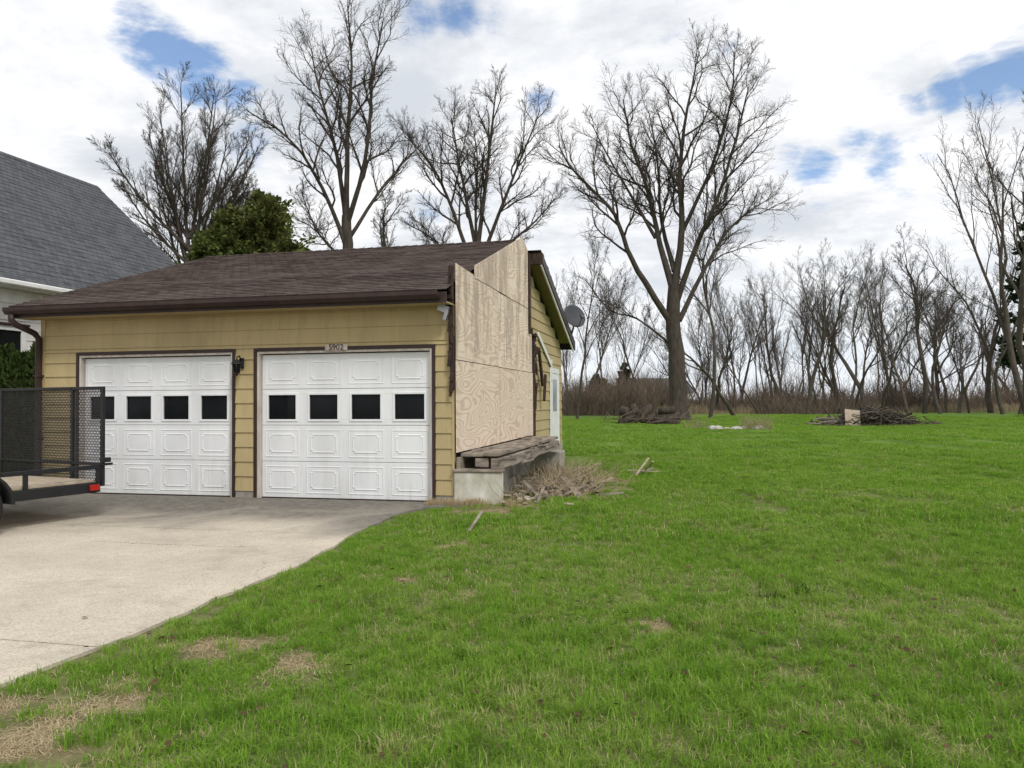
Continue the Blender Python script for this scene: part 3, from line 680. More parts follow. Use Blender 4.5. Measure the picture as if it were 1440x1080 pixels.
cD=dict(CFG,n=[9,15,10,10],ang=[.55,.58,.6,.65],ratio=[.5,.36,.44,.52],rr=[.4,.34,.42,.5],trop=.07,mr=.0065)
s=.0510
LD=[(pl([(952,592),(951,520),(946,450),(948,400)],952,592,s,[0,0,.1,0]),.74,.44,None,None),
 (pl([(945,455),(905,398),(880,352),(862,305),(835,275),(800,240),(785,212)],952,592,s,[0,-.4,-.8,-1,-1.2,-1.5,-1.6]),.27,.04,.3,1),
 (pl([(947,410),(930,340),(918,265),(895,185),(885,118)],952,592,s,[0,.6,1.3,2,2.5]),.29,.035,.25,1),
 (pl([(948,402),(958,320),(955,240),(965,155),(982,78)],952,592,s,[0,-.3,-.5,-.9,-1]),.32,.035,.25,1),
 (pl([(950,425),(975,350),(1000,290),(1025,205),(1040,140)],952,592,s,[0,-.8,-1.6,-2.2,-2.6]),.26,.035,.25,1),
 (pl([(954,450),(990,385),(1030,320),(1070,285),(1100,265)],952,592,s,[0,.9,1.8,2.5,3]),.21,.03,.25,1),
 (pl([(948,380),(938,300),(940,205),(930,120)],952,592,s,[0,2,3.6,4.5]),.21,.03,.25,1),
 (pl([(957,330),(990,250),(1010,170),(1010,110)],952,592,s,[0,-2,-3.5,-4.5]),.17,.03,.25,1),
 (pl([(925,330),(895,270),(860,200),(840,150)],952,592,s,[.8,1.5,2.2,3]),.15,.03,.2,1),
 (pl([(938,480),(890,450),(850,440),(815,400)],952,592,s,[0,-1.5,-2.5,-3.4]),.10,.03,.3,2)]
place_tree('bare_maple_tree',tree_mesh('maple',11,0,0,cD,LD),11.9,55)
s=.0351
cB=dict(CFG,n=[9,14,9,10],ratio=[.5,.37,.44,.52],trop=.08,mr=.0055)
LB=[(pl([(490,600),(491,450),(489,340),(488,300)],490,606,s,[0,0,0,0]),.36,.23,None,None),
 (pl([(488,345),(458,265),(420,205),(368,172)],490,606,s,[0,-.6,-1.4,-2]),.14,.025,.2,1),
 (pl([(488,315),(470,210),(440,110),(425,40)],490,606,s,[0,.8,1.6,2]),.16,.025,.2,1),
 (pl([(488,300),(492,190),(500,95),(495,12)],490,606,s,[0,-.3,-.6,-.8]),.17,.025,.2,1),
 (pl([(489,312),(520,230),(535,130),(552,55)],490,606,s,[0,-1,-1.8,-2.4]),.16,.025,.2,1),
 (pl([(490,335),(530,262),(560,215),(588,180)],490,606,s,[0,.8,1.5,2]),.11,.025,.2,1),
 (pl([(489,370),(450,330),(425,300),(400,240)],490,606,s,[0,1.5,2.5,3.1]),.09,.025,.2,1)]
place_tree('bare_ash_tree',tree_mesh('ash',21,0,0,cB,LB),-8.1,38)
s=.0324
LA=[(pl([(258,600),(258,430),(262,350)],258,606,s,[0,0,0]),.32,.26,None,None)]
rA=random.Random(4)
for i in range(19):
    a=-1.3+2.6*i/18+rA.uniform(-.04,.04); ln=212+rA.uniform(-12,12)-abs(a)*34; dy=rA.uniform(-3,3)
    sx=258+rA.uniform(-3,3); sy=400-i%5*18
    ex_=sx+math.sin(a)*ln*.66; ey=sy-math.cos(a)*ln*1.05-10
    m1=(sx+(ex_-sx)*.34,sy-(sy-ey)*.27); m2=(sx+(ex_-sx)*.70,sy-(sy-ey)*.62)
    LA.append((pl([(sx,sy),m1,m2,(ex_,ey)],258,606,s,[0,dy*.3,dy*.7,dy]),.10,.02,.2,1))
cA=dict(CFG,n=[9,12,9,9],ang=[.5,.42,.5,.55],ratio=[.5,.32,.46,.54],wob=.09,trop=.06,mr=.0055)
place_tree('bare_linden_tree',tree_mesh('linden',33,0,0,cA,LA),-14.7,35)
s=.0416
LC=[(pl([(672,600),(672,420),(672,350)],672,599,s,[0,0,0]),.38,.3,None,None),
 (pl([(671,390),(640,300),(610,235),(575,200)],672,599,s,[0,-.6,-1.2,-1.5]),.17,.025,.2,1),
 (pl([(672,355),(655,270),(640,190),(632,140)],672,599,s,[0,1,2,2.5]),.17,.025,.2,1),
 (pl([(672,352),(685,260),(695,180),(700,125)],672,599,s,[0,-.6,-.9,-1]),.18,.025,.2,1),
 (pl([(672,380),(705,300),(735,230),(760,170)],672,599,s,[0,-.9,-1.5,-2]),.17,.025,.2,1),
 (pl([(672,400),(715,340),(755,300),(785,265)],672,599,s,[0,.9,1.8,2.2]),.13,.025,.2,1),
 (pl([(671,400),(630,350),(600,320),(570,300)],672,599,s,[0,1.2,2,2.6]),.11,.025,.2,1),
 (pl([(672,360),(668,280),(670,200),(665,150)],672,599,s,[0,1.8,2.8,3.4]),.13,.025,.2,1)]
place_tree('bare_oak_tree',tree_mesh('oak',44,0,0,cB,LC),-2.0,45)
cG=dict(CFG,n=[9,8,7,6],t0=[.33,.2,.15,.1],wob=.12,ang=[.42,.5,.6,.7],ratio=[.55,.42,.44,.48],mr=.008,rr=[.4,.4,.42,.5],trop=.12)
cH=dict(cG,n=[10,7,7,6],t0=[.45,.25,.15,.1],wob=.17,ang=[.55,.6,.7,.7],ratio=[.42,.42,.44,.48])
cI=dict(cG,n=[5,9,7,6],t0=[.16,.3,.15,.1],wob=.10,ang=[.3,.5,.6,.7],ratio=[.85,.38,.44,.48],rr=[.62,.35,.42,.5],trop=.09)
cJ=dict(cG,n=[4,10,7,6],t0=[.4,.2,.15,.1],wob=.20,ang=[.5,.5,.6,.7],ratio=[.7,.36,.44,.48],rr=[.55,.35,.42,.5],trop=.10)
NV=16
var=[tree_mesh('woods%d'%i,100+i*3,18,.17+.05*(i*7%4)*.8,(cG,cH,cI,cJ)[i%4]) for i in range(NV)]
for v in var: v.materials.append(M_BARK2)
place_tree('bare_maple_tree',var[0],14.9,58,1.0,.98)
place_tree('bare_maple_tree',var[4],5.2,62,2.0,.78)
place_tree('bare_maple_tree',var[5],-6.5,44,.5,.80)
place_tree('bare_maple_tree',var[12],-3.6,52,.5,.78)
place_tree('bare_maple_tree',var[8],-10.4,43,2.2,.78)
place_tree('bare_maple_tree',var[1],-13,42,1.2,.62)
E=empty('distant_tree_row')
row=[(1035,68,.86),(1062,72,.78),(1075,66,.66),(1100,74,.95),(1133,70,.85),(1150,76,.8),(1172,69,.86),(1185,80,.9),(1192,64,.72),(1200,66,.82),(1226,75,.82),(1245,72,.78),(1262,78,.86),(1274,64,.98),(1298,72,.98),(1306,82,.9),(1318,70,.92),(1330,78,.8),(1350,68,.86),(1368,72,.9),(1392,74,1.05),(1410,66,1.02),(1428,70,1.12),(1440,63,1.2),(1452,64,1.15),(1470,70,1.1),(1500,66,1),(1530,70,1),
     (1010,80,.7),(985,84,.7),(905,78,.5),(870,82,.62),(842,76,.72),(818,74,.82),(800,86,.7),(760,88,.6),(730,84,.6)]
order=list(range(NV)); R2=random.Random(78)
for i,(px,Y,sc) in enumerate(row):
    if i%NV==0: R2.shuffle(order)
    Y=Y+R2.uniform(-4,5)
    X=(px+R2.uniform(-6,6)-720)/1082*Y
    o=place_tree('tree',var[order[i%NV]],X,Y,R2.random()*6.28,(sc*R2.uniform(.65,1.2),sc*R2.uniform(.65,1.2),sc*R2.uniform(.70,1.12)),E)
    o.rotation_euler[0]=R2.gauss(0,.05); o.rotation_euler[1]=R2.gauss(0,.08)
for i in range(84):
    X=14+i*.75+R2.uniform(-1.6,1.6) if i>8 else 2+i*2.6; Y=R2.uniform(82,106); sc=R2.uniform(.3,.95)
    o=place_tree('tree',var[R2.randrange(NV)],X,Y,R2.random()*6.28,(sc*.8,sc*.8,sc),E)
    o.rotation_euler[1]=R2.gauss(0,.10)
conifer('pine_tree',47.0,68,18.5,4.2,46,150,M_PINE,.25,.5,-.05,.42,9,None,.55)
conifer('spruce_tree',13.2,90,5.6,1.6,90,50,M_PINE,.02,.8,.1,.3,5)
conifer('spruce_tree',9.8,90,4.3,1.5,80,50,M_PINE,.02,.8,.1,.3,6)
conifer('spruce_tree',11.2,96,4.0,2.2,80,50,M_PINE,.02,.7,.1,.3,8)
def brush(name,n,xr,yr,hr,mat,r0=.012,fn=None,seed=1,lean=.25):
    rr=random.Random(seed); V=[];F=[]
    for i in range(n):
        x=rr.uniform(*xr); y=rr.uniform(*yr); h=rr.uniform(*hr)*(fn(x) if fn else 1); z=H(x,y)-.02
        p=Vector((x,y,z)); d=Vector((rr.gauss(0,lean),rr.gauss(0,lean),1)).normalized()
        a=p+d*h*.5; b=a+(d+Vector((rr.gauss(0,.3),rr.gauss(0,.3),0))).normalized()*h*.5
        tube(V,F,[p,a,b],[r0,r0*.7,r0*.3],3)
        for k in range(2):
            t=rr.uniform(.2,.8); q=p.lerp(b,t); tube(V,F,[q,q+Vector((rr.gauss(0,.4),rr.gauss(0,.4),rr.uniform(.3,.9)))*h*.35],[r0*.5,r0*.25],3)
    return mesh_obj(name,V,F,mat)
brush('brush_row',12000,(-5,68),(79,90),(1.0,3.4),M_BRUSH,.026,lambda x:max(.35,.8+.6*math.sin(x*.7)*math.sin(x*.23+1)+.3*math.sin(x*1.9))+(.4 if x<16 else 0),2,.35)
brush('saplings',1500,(8,68),(80,96),(3,8),M_BRUSH,.025,lambda x:max(.25,.6+.6*math.sin(x*.9)*math.sin(x*.31+1)),12,.22)
brush('dry_weed_strip',9000,(0,68),(76,83),(.4,1.1),M_BRUSHT,.02,lambda x:.8+.5*math.sin(x*1.1)*math.sin(x*.37),3,.2)
brush('scrub_thicket',1500,(5,13.5),(70,78),(1.5,4.4),M_BRUSH,.02,None,4,.3)
brush('scrub_thicket',900,(24,34),(70,77),(.8,3.0),M_BRUSH,.02,lambda x:.5+.5*abs(math.sin(x*.8)),14,.5)
brush('dry_shrub',130,(10.2,11.6),(34,34.8),(.3,1.0),M_BRUSHT,.008,None,5,.45)
brush('dry_shrub',60,(8.2,9.2),(36,36.8),(.2,.5),M_BRUSHT,.01,None,6,.5)

def farhouse(x,y,w,d,h,rh,rz,m1,m2):
    E=empty('distant_house',(x,y,-.1),rz)
    prism('body',[(-w/2,0),(w/2,0),(w/2,h),(0,h+rh*.92),(-w/2,h)],lambda p,q,a:(a,p,q),m1,E,-d/2,d/2)
    for s in (1,-1):
        prism('roof',[(0,h+rh),(s*(w/2+.4),h-.15),(s*(w/2+.4),h-.02),(0,h+rh+.15)],lambda p,q,a:(a,p,q),m2,E,-d/2-.4,d/2+.4)
    boxes('window',[(-d*.3+i*d*.25,-d*.3+i*d*.25+1,-w/2-.03,-w/2-.01,1.0,2.2) for i in range(3)],M_GLASS,E)
farhouse(26,140,8,11,2.9,2.4,.2,M_WSIDE,M_ROOFG)

def logpile():
    E=empty('log_pile',(7.3,42,H(7.3,42))); rr=random.Random(5); L=[]
    for i in range(16):
        a=rr.uniform(-.6,.6); l=rr.uniform(.6,1.4); r=rr.uniform(.12,.28); c=Vector((rr.uniform(-1.1,1.3),rr.uniform(-.5,.5),rr.uniform(.1,.75)*(1 if i>6 else .3)))
        d=Vector((math.cos(a),math.sin(a),rr.uniform(-.3,.5)))*l/2; L.append(([c-d,c,c+d],[r,r*.95,r*.9])); 
    L.append(([(-1.0,0,-.1),(-.5,0,.6),(-.7,.1,1.1)],[.35,.28,.12]))
    L.append(([(-.3,0,.1),(.0,0,.7),(.3,.1,.95)],[.3,.24,.2]))
    tubes('logs',L,M_BARK,E,10)
    brushV=[];brushF=[]
    for i in range(160):
        p=Vector((rr.gauss(0,1.1),rr.gauss(0,.5),rr.uniform(0,.4))); d=Vector((rr.gauss(0,1),rr.gauss(0,.6),rr.gauss(0.2,.3))).normalized()*rr.uniform(.4,1.1)
        tube(brushV,brushF,[p,p+d],[.02,.008],3)
    mesh_obj('twigs',brushV,brushF,M_BRUSH,E)
logpile()
def brushpile():
    E=empty('brush_pile',(20.2,45,H(20.2,45))); rr=random.Random(8); V=[];F=[]
    for i in range(900):
        x=rr.gauss(.6,1.5); hh=.95*math.exp(-((x-.8)/2.0)**2); p=Vector((x,rr.gauss(0,.6),rr.uniform(0,hh))); d=Vector((rr.gauss(0,1),rr.gauss(0,.6),rr.gauss(0.0,.28))).normalized()*rr.uniform(.4,1.6)
        r=rr.choice([.012,.02,.035,.05]); tube(V,F,[p-d*.5,p,p+d*.5],[r,r*.8,r*.4],4)
    mesh_obj('branches',V,F,M_BARK2,E)
    V=[];F=[]
    for j in range(9):
        for i in range(17):
            x=-3.4+i*.45; y=-.9+j*.22; z=.5*math.exp(-((x-.4)/1.9)**2)*math.exp(-(y/.6)**2)*(1+.25*math.sin(i*2.1+j*3))-.05; V.append((x,y,z))
    for j in range(8):
        for i in range(16): F.append((j*17+i,j*17+i+1,(j+1)*17+i+1,(j+1)*17+i))
    mesh_obj('soil_mound',V,F,simple('soil',(.16,.11,.08),(.07,.05,.035),4,.95,bs=.8),E,True)
    V=[];F=[]; obox(V,F,(-.75,-1.0,.45),(.85,.03,.95),Matrix.Rotation(-.35,3,'X')@Matrix.Rotation(.12,3,'Y')); mesh_obj('leaning_board',V,F,M_LUM,E)
    V=[];F=[]
    for i in range(7): obox(V,F,(-2.2+rr.uniform(-.5,.7),-.9,.25+rr.uniform(-.15,.3)),(rr.uniform(.6,1.4),.08,.06),Matrix.Rotation(rr.uniform(-.25,.25),3,'Y'))
    mesh_obj('scrap_lumber',V,F,M_WOODG,E)
brushpile()
def rocks(name,cx,cy,n,sp,rs,mat,seed):
    rr=random.Random(seed); V=[];F=[]
    import bmesh
    for i in range(n):
        bm=bmesh.new(); bmesh.ops.create_icosphere(bm,subdivisions=2,radius=1)
        r=rr.uniform(*rs); sc=Vector((r*rr.uniform(.8,1.5),r*rr.uniform(.8,1.3),r*rr.uniform(.4,.8))); x=cx+rr.gauss(0,sp[0]); y=cy+rr.gauss(0,sp[1])
        k=len(V); ph=rr.random()*9
        for v in bm.verts:
            q=v.co*(1+.18*math.sin(v.co.x*4+ph)*math.cos(v.co.y*5+ph)); V.append((x+q.x*sc.x,y+q.y*sc.y,H(x,y)+q.z*sc.z+sc.z*.3))
        F+=[tuple(vv.index+k for vv in f.verts) for f in bm.faces]; bm.free()
    return mesh_obj(name,V,F,mat,None)
rocks('rock_heap',10.1,34.4,14,(.6,.2),(.08,.22),M_STONE,3)
def rubble():
    x,y=G2W(1.05,1.9); E=empty('demolition_debris',(x,y,0),rad(-13)); rr=random.Random(15)
    V=[];F=[]
    for i in range(60):
        M=Matrix.Rotation(rr.gauss(1.2,.7),3,'Z')@Matrix.Rotation(rr.gauss(0,.1),3,'X')@Matrix.Rotation(rr.gauss(0,.12),3,'Y')
        obox(V,F,(rr.gauss(.05,.36),rr.gauss(.2,1.2),rr.uniform(.02,.13)),(rr.uniform(.2,1.0),rr.uniform(.02,.09),rr.uniform(.01,.025)),M)
    mesh_obj('planks',V,F,M_WOODG,E)
    V=[];F=[]
    for i in range(90):
        M=Matrix.Rotation(rr.uniform(0,3.14),3,'Z')@Matrix.Rotation(rr.gauss(0,.35),3,'X')
        obox(V,F,(rr.gauss(-.05,.32),rr.gauss(-.4,.9),rr.uniform(.005,.08)),(rr.uniform(.03,.16),rr.uniform(.02,.10),rr.uniform(.008,.03)),M)
    mesh_obj('plaster_chips',V,F,simple('plaster',(.60,.54,.47),(.28,.19,.14),7,.9),E)
    V=[];F=[]
    for (p,q,r) in (((1.2,2.3,.0),(1.45,2.75,.34),.014),((1.3,2.9,.02),(1.55,2.35,.30),.013),((1.05,2.5,.12),(1.65,2.65,.08),.012),((.6,.4,.03),(.95,.7,.15),.014)):
        a=Vector(p);b=Vector(q); m=(a+b)/2; d=b-a; M=d.to_track_quat('X','Z').to_matrix(); obox(V,F,m,(d.length,r*2.5,r*1.5),M)
    mesh_obj('lath_sticks',V,F,M_LUM,E)
    V=[];F=[]
    for i in range(520):
        p=Vector((rr.gauss(.15,.4),rr.gauss(.6,1.1),0)); b=p+Vector((rr.gauss(0,.25),rr.gauss(0,.25),rr.uniform(.08,.45))); tube(V,F,[p,(p+b)/2+Vector((rr.gauss(0,.05),rr.gauss(0,.05),.05)),b],[.005,.004,.002],3)
    mesh_obj('dry_stems',V,F,M_BRUSHT,E)
rubble()

# ------------------------------------------------------------ trailer
def trailer():
    RZ=math.atan2(.89,.45)
    E=empty('utility_trailer',(-5.19,9.72,.02),RZ)
    W=2.2; L=3.6
    boxes('frame',[(-L,0,0,.05,.33,.45),(-L,0,W-.05,W,.33,.45),(-.06,0,.05,W-.05,.33,.45),(-L,-L+.06,.05,W-.05,.33,.45)],M_BLACKMETAL,E,.006)
    boxes('side_rails',[(-L,0,0.0,.05,.62,.67),(-L,0,W-.05,W,.62,.67)]+[(-x-.045,-x,yy,yy+.045,.45,.62) for x in (0,.9,1.8,2.7,3.55) for yy in (0.002,W-.047)],M_BLACKMETAL,E,.004)
    boxes('deck',[(-L+.06,-.06,.06+i*.174,.06+i*.174+.167,.452,.485) for i in range(12)],M_LUM,E,.004)
    T=[]
    for yy in (0.0,.60,W-.045): T.append((.02,.06,yy,yy+.05,.40,1.66))
    T+=[(.02,.06,.05,W-.045,1.62,1.66),(.02,.06,.05,W-.045,.40,.44),(.02,.055,.05,W-.045,.66,.69)]
    boxes('ramp_gate_frame',T,M_BLACKMETAL,E,.004)
    V=[];F=[]
    z0,z1=.44,1.62; k=.45; sp=.030
    n=int((W+(z1-z0)*k)/sp)
    for sg in (1,-1):
        for i in range(n+1):
            c=-(z1-z0)*k+i*sp if sg>0 else i*sp
            za,zb=z0,z1; ya=c; yb_=c+sg*k*(z1-z0)
            lo,hi=0.0,1.0; dy=yb_-ya
            for bound,side in ((0.02,0),(W-.02,1)):
                if abs(dy)<1e-9: continue
                t=(bound-ya)/dy
                if (dy>0)==(side==0): lo=max(lo,t)
                else: hi=min(hi,t)
            if hi-lo<.01: continue
            p=Vector((.038+.003*sg,ya+dy*lo,za+(zb-za)*lo)); q=Vector((.038+.003*sg,ya+dy*hi,za+(zb-za)*hi))
            tube(V,F,[p,q],[.0045,.0045],4)
    mesh_obj('ramp_gate_mesh',V,F,M_BLACKMETAL,E)
    boxes('gate_latch',[(-.02,.10,-.06,-.002,.70,.76),(.0,.14,-.04,-.02,.66,.69)],M_BLACKMETAL,E,.004)
    boxes('tail_light',[(-.16,-.04,-.045,-.002,.36,.43),(.001,.03,.12,.28,.35,.43)],M_RED,E,.006)
    wx=-1.62
    tubes('axle',[([(wx,-.12,.30),(wx,W+.12,.30)],.035)],M_BLACKMETAL,E)
    for yy in (-.22,W+.03):
        prof=[(.19,.02),(.30,.0),(.325,.02),(.33,.06),(.33,.13),(.325,.17),(.30,.19),(.19,.17)]
        V=[];F=[];ns=32
        for (r,o_) in prof:
            for s in range(ns):
                t=6.2832*s/ns; V.append((wx+r*math.cos(t),yy+o_,.31+r*math.sin(t)))
        for i in range(len(prof)):
            j=(i+1)%len(prof)
            for s in range(ns): F.append((i*ns+s,i*ns+(s+1)%ns,j*ns+(s+1)%ns,j*ns+s))
        o=mesh_obj('tire',V,F,M_RUBBER,E,True); fixn(o)
        tubes('wheel_rim',[([(wx,yy+.04,.31),(wx,yy+.10,.31),(wx,yy+.15,.31)],[.18,.13,.19])],M_GREYM,E,24)
        V=[];F=[]
        ns=14
        for s in range(ns+1):
            t=math.pi*s/ns
            for (rr_,o_) in ((.40,-.01),(.40,.21),(.375,.21),(.375,-.01)): V.append((wx+rr_*1.1*math.cos(t),yy+o_,.33+rr_*math.sin(t)))
        for s in range(ns):
            for a in range(4): F.append((s*4+a,s*4+(a+1)%4,s*4+4+(a+1)%4,s*4+4+a))
        o=mesh_obj('fender',V,F,M_BLACKMETAL,E,True)
    tubes('hitch_tongue',[([(-L,.2,.39),(-L-1.1,W/2,.39)],.04),([(-L,W-.2,.39),(-L-1.1,W/2,.39)],.04),([(-L-1.0,W/2,.39),(-L-1.0,W/2,.02)],.03)],M_BLACKMETAL,E)
trailer()

# ------------------------------------------------------------ grass
def clump(name,size,n,h,w,mat,seed,flat=0.0,bend=.5,square=False,tuft=0.0,tr=.02,thatch=0):
    rr=random.Random(seed); V=[];F=[];MI=[]
    i=0
    while i<n:
        if square: x=rr.uniform(-.5,.5)*size*1.06; y=rr.uniform(-.5,.5)*size*1.06
        else:
            a=rr.random()*6.283; q=size*math.sqrt(rr.random()); x=q*math.cos(a); y=q*math.sin(a)
        m_=rr.randint(8,16) if rr.random()<tuft else 1
        th=rr.uniform(.7,1.4); taz=rr.random()*6.283
        dead=thatch>0 and m_==1 and rr.random()<thatch
        for j in range(m_):
            i+=1
            bx=x+rr.gauss(0,tr)*(m_>1); by=y+rr.gauss(0,tr)*(m_>1)
            fl=.85 if dead else flat
            hh=h*rr.uniform(.45,1.1)*(th if m_>1 else .8); az=rr.random()*6.283 if m_==1 else taz+rr.gauss(0,1.3); dx,dy=math.cos(az),math.sin(az)
            tilt=rr.uniform(.1,bend)+fl; ww=w*rr.uniform(.6,1.2); px,py=-dy*ww/2,dx*ww/2; k=len(V)
            m=hh*.55; o1=m*tilt*.6; o2=hh*tilt*1.3; z2=hh*max(.08,(1-.35*tilt-fl*.6)); zm=m*max(.15,1-fl*.7)
            zb=.012 if dead else -.01
            V+=[(bx-px,by-py,zb),(bx+px,by+py,zb),(bx+dx*o1+px*.8,by+dy*o1+py*.8,zm+(.02 if dead else 0)),(bx+dx*o1-px*.8,by+dy*o1-py*.8,zm+(.02 if dead else 0)),(bx+dx*o2,by+dy*o2,z2)]
            F+=[(k,k+1,k+2,k+3),(k+3,k+2,k+4)]; MI+=[1 if dead else 0]*2
    o=mesh_obj(name,V,F,[mat,M_STRAW],None,False,link=False)
    o.data.polygons.foreach_set('material_index',MI); return o
gc=bpy.data.collections.new('grass_clumps')
CL=[]
def addc(o): gc.objects.link(o); CL.append(o.name); return len(CL)-1
TN=.3; TM=.8; TF=2.0
near_=[addc(clump('a%02d_near'%i,TN,760,.076,.0042,M_BLADE,i+1,bend=1.0,square=True,tuft=.15,thatch=.05)) for i in range(6)]
spar_=[addc(clump('ab%02d_sparse'%i,TN,480,.064,.0042,M_BLADE,i+11,bend=1.1,square=True,tuft=.12,thatch=.20)) for i in range(4)]
small_=[addc(clump('b%02d_small'%i,.07,60,.062,.0045,M_BLADE,i+31,bend=.9)) for i in range(3)]
mid_=[addc(clump('c%02d_mid'%i,TM,1900,.080,.008,M_BLADE,i+61,bend=1.0,square=True,tuft=.14,tr=.03,thatch=.03)) for i in range(4)]
smid_=[addc(clump('cb%02d_smid'%i,TM,1400,.064,.008,M_BLADE,i+71,bend=1.0,square=True,tuft=.12,tr=.03,thatch=.10)) for i in range(3)]
far_=[addc(clump('d%02d_far'%i,TF,2700,.085,.018,M_BLADE,i+91,bend=.9,square=True,tuft=.1,tr=.06,thatch=.02)) for i in range(3)]
straw_=[addc(clump('e%02d_straw'%i,.13,90,.09,.004,M_STRAW,i+121,flat=.9)) for i in range(3)]
tall_=[addc(clump('f%02d_tall'%i,.14,90,.28,.005,M_STRAW,i+151,bend=.8)) for i in range(2)]
weed_=[addc(clump('g%02d_weed'%i,.04,16,.07,.016,M_WEED,i+181,bend=1.2)) for i in range(2)]
tuft_=[addc(clump('h%02d_tuft'%i,.07,60,.12,.005,M_BLADE,i+201,bend=.9)) for i in range(2)]
P=[];ROT=[];SC=[];IDX=[]
def W2G(x,y):
    dx=x-GO.x;dy=y-GO.y; return dx*.974-dy*.225, dx*.225+dy*.974
def blocked(x,y):
    if inpoly(x,y,DRIVE): return True
    a,b=W2G(x,y)
    if -7.1<a<.72 and -.06<b<9.5: return True
    if a<-10.4 and b>-4: return True
    return False
def allowed(x,y,r):
    if blocked(x,y): return False
    for k in range(8):
        t=k*.785
        if blocked(x+r*math.cos(t),y+r*math.sin(t)): return False
    return True
def put(x,y,i,s=1,tile=False,sz=1):
    P.append((x,y,H(x,y))); IDX.append(i)
    if tile: ROT.append(R.randrange(4)*math.pi/2); SC.append((1,1,sz))
    else: ROT.append(R.random()*6.283); q=s*R.uniform(.8,1.2); SC.append((q,q,q))
def bare(x,y):
    b=0
    for (bx,by,br) in BARE:
        a=math.atan2(y-by,x-bx)
        d=math.hypot((x-bx)*.8,(y-by)*1.1)/(br*(1+.35*math.sin(3*a+bx*7)+.2*math.sin(5*a+by*5)))
        if d<1.5: b=max(b,1-sst(.5,1.5,d))
    return b
def lump(x,y): return .5+.5*math.sin(2.1*x+1.3*math.sin(1.7*y))*math.sin(1.9*y+1.1*math.sin(2.3*x))
def thin(x,y): return .5+.25*math.sin(.9*x+1.7*math.sin(.8*y+2))+.25*math.sin(1.3*y+1.5*math.sin(1.1*x+4))+.12*math.sin(5*x+3*y)
def tiles(T,y0,y1,mg,cl,sp,bl,sc0,xmin=None):
    gap=[]
    y=y0+T/2
    while y<y1:
        n=int((.72*y+mg)/T)+1
        for i in range(-n,n+1):
            x=i*T
            if xmin is not None and x<xmin: continue
            if blocked(x,y) and not (allowed(x+T,y,.01) or allowed(x-T,y,.01) or allowed(x,y-T,.01) or allowed(x,y+T,.01)): continue
            if allowed(x,y,T*.68) and bare(x,y)<bl:
                c_=sp if (sp and R.random()<sst(.5,.88,thin(x,y))*.8+.04) else cl
                put(x,y,R.choice(c_),1,True,sc0*(.7+.55*lump(x,y))*R.uniform(.9,1.1))
            else: gap.append((x,y,T))
        y+=T
    return gap
gaps=tiles(TN,1.8,8.1,.8,near_,spar_,.3,1.0)
y1=1.8+TN*21
gaps2=tiles(TM,y1,y1+TM*16,1.2,mid_,smid_,.45,1.0)
y2=y1+TM*16
tiles(TF,y2,62,2.0,far_,None,9,.95,-12)
for (x,y,T) in gaps:
    for k in range(10):
        px=x+R.uniform(-.5,.5)*T; py=y+R.uniform(-.5,.5)*T
        if allowed(px,py,.05) and R.random()>bare(px,py)*1.0: put(px,py,R.choice(small_),.95)
for (x,y,T) in gaps2:
    for k in range(44):
        px=x+R.uniform(-.5,.5)*T; py=y+R.uniform(-.5,.5)*T
        if allowed(px,py,.07) and R.random()>bare(px,py)*1.0: put(px,py,R.choice(small_),1.15)
for i in range(220):
    py=R.uniform(2.5,16); px=R.uniform(-.75*py,.75*py)
    if allowed(px,py,.1): put(px,py,R.choice(tuft_),R.uniform(.6,1.1))
for (bx,by,br) in BARE:
    for k in range(int(14*(br/.25)**1.3)+4):
        a=R.random()*6.283; q=br*R.random()**.7*1.4
        if allowed(bx+q*math.cos(a)*1.2,by+q*math.sin(a)*.9,.05): put(bx+q*math.cos(a)*1.2,by+q*math.sin(a)*.9,R.choice(straw_),R.uniform(.5,1.1))
cnt=0
while cnt<440:
    py=2.6+R.random()**1.2*17; px=R.uniform(-.75*py,.75*py)
    if R.random()>sst(.45,.95,thin(px*1.3+2,py*1.2)): continue
    cnt+=1
    if allowed(px,py,.1): put(px,py,R.choice(straw_),R.uniform(.25,.8))
for i in range(60):
    a,b=R.choice([(R.uniform(-.3,1.0),R.uniform(-.35,-.12)),(R.uniform(.75,1.3),R.uniform(0,5.5))]); px,py=G2W(a,b); put(px,py,R.choice(tall_),R.uniform(.35,.8))
for i in range(40):
    py=R.uniform(3,9); px=R.uniform(-.4*py,.7*py)
    if allowed(px,py,.1): put(px,py,R.choice(weed_),R.uniform(.5,1.0))
for (px,py) in ((1.87,5.6),(2.15,5.75),(.1,5.1),(.85,4.15),(-1.83,4.2)):
    for k in range(3): put(px+R.uniform(-.05,.05),py+R.uniform(-.05,.05),R.choice(weed_),1.1)
me=bpy.data.meshes.new('lawn_grass'); me.from_pydata(P,[],[])
at=me.attributes.new('rot','FLOAT','POINT'); at.data.foreach_set('value',ROT)
at=me.attributes.new('idx','INT','POINT'); at.data.foreach_set('value',IDX)
at=me.attributes.new('sc','FLOAT_VECTOR','POINT'); at.data.foreach_set('vector',[c for s_ in SC for c in s_])
lawn=bpy.data.objects.new('lawn_grass',me); COL.objects.link(lawn)
ng=bpy.data.node_groups.new('scatter','GeometryNodeTree')
ng.interface.new_socket('Geometry',in_out='INPUT',socket_type='NodeSocketGeometry'); ng.interface.new_socket('Geometry',in_out='OUTPUT',socket_type='NodeSocketGeometry')
gi=ng.nodes.new('NodeGroupInput'); go=ng.nodes.new('NodeGroupOutput'); ip=ng.nodes.new('GeometryNodeInstanceOnPoints'); ci=ng.nodes.new('GeometryNodeCollectionInfo')
ci.inputs['Collection'].default_value=gc; ci.inputs['Separate Children'].default_value=True; ci.inputs['Reset Children'].default_value=True
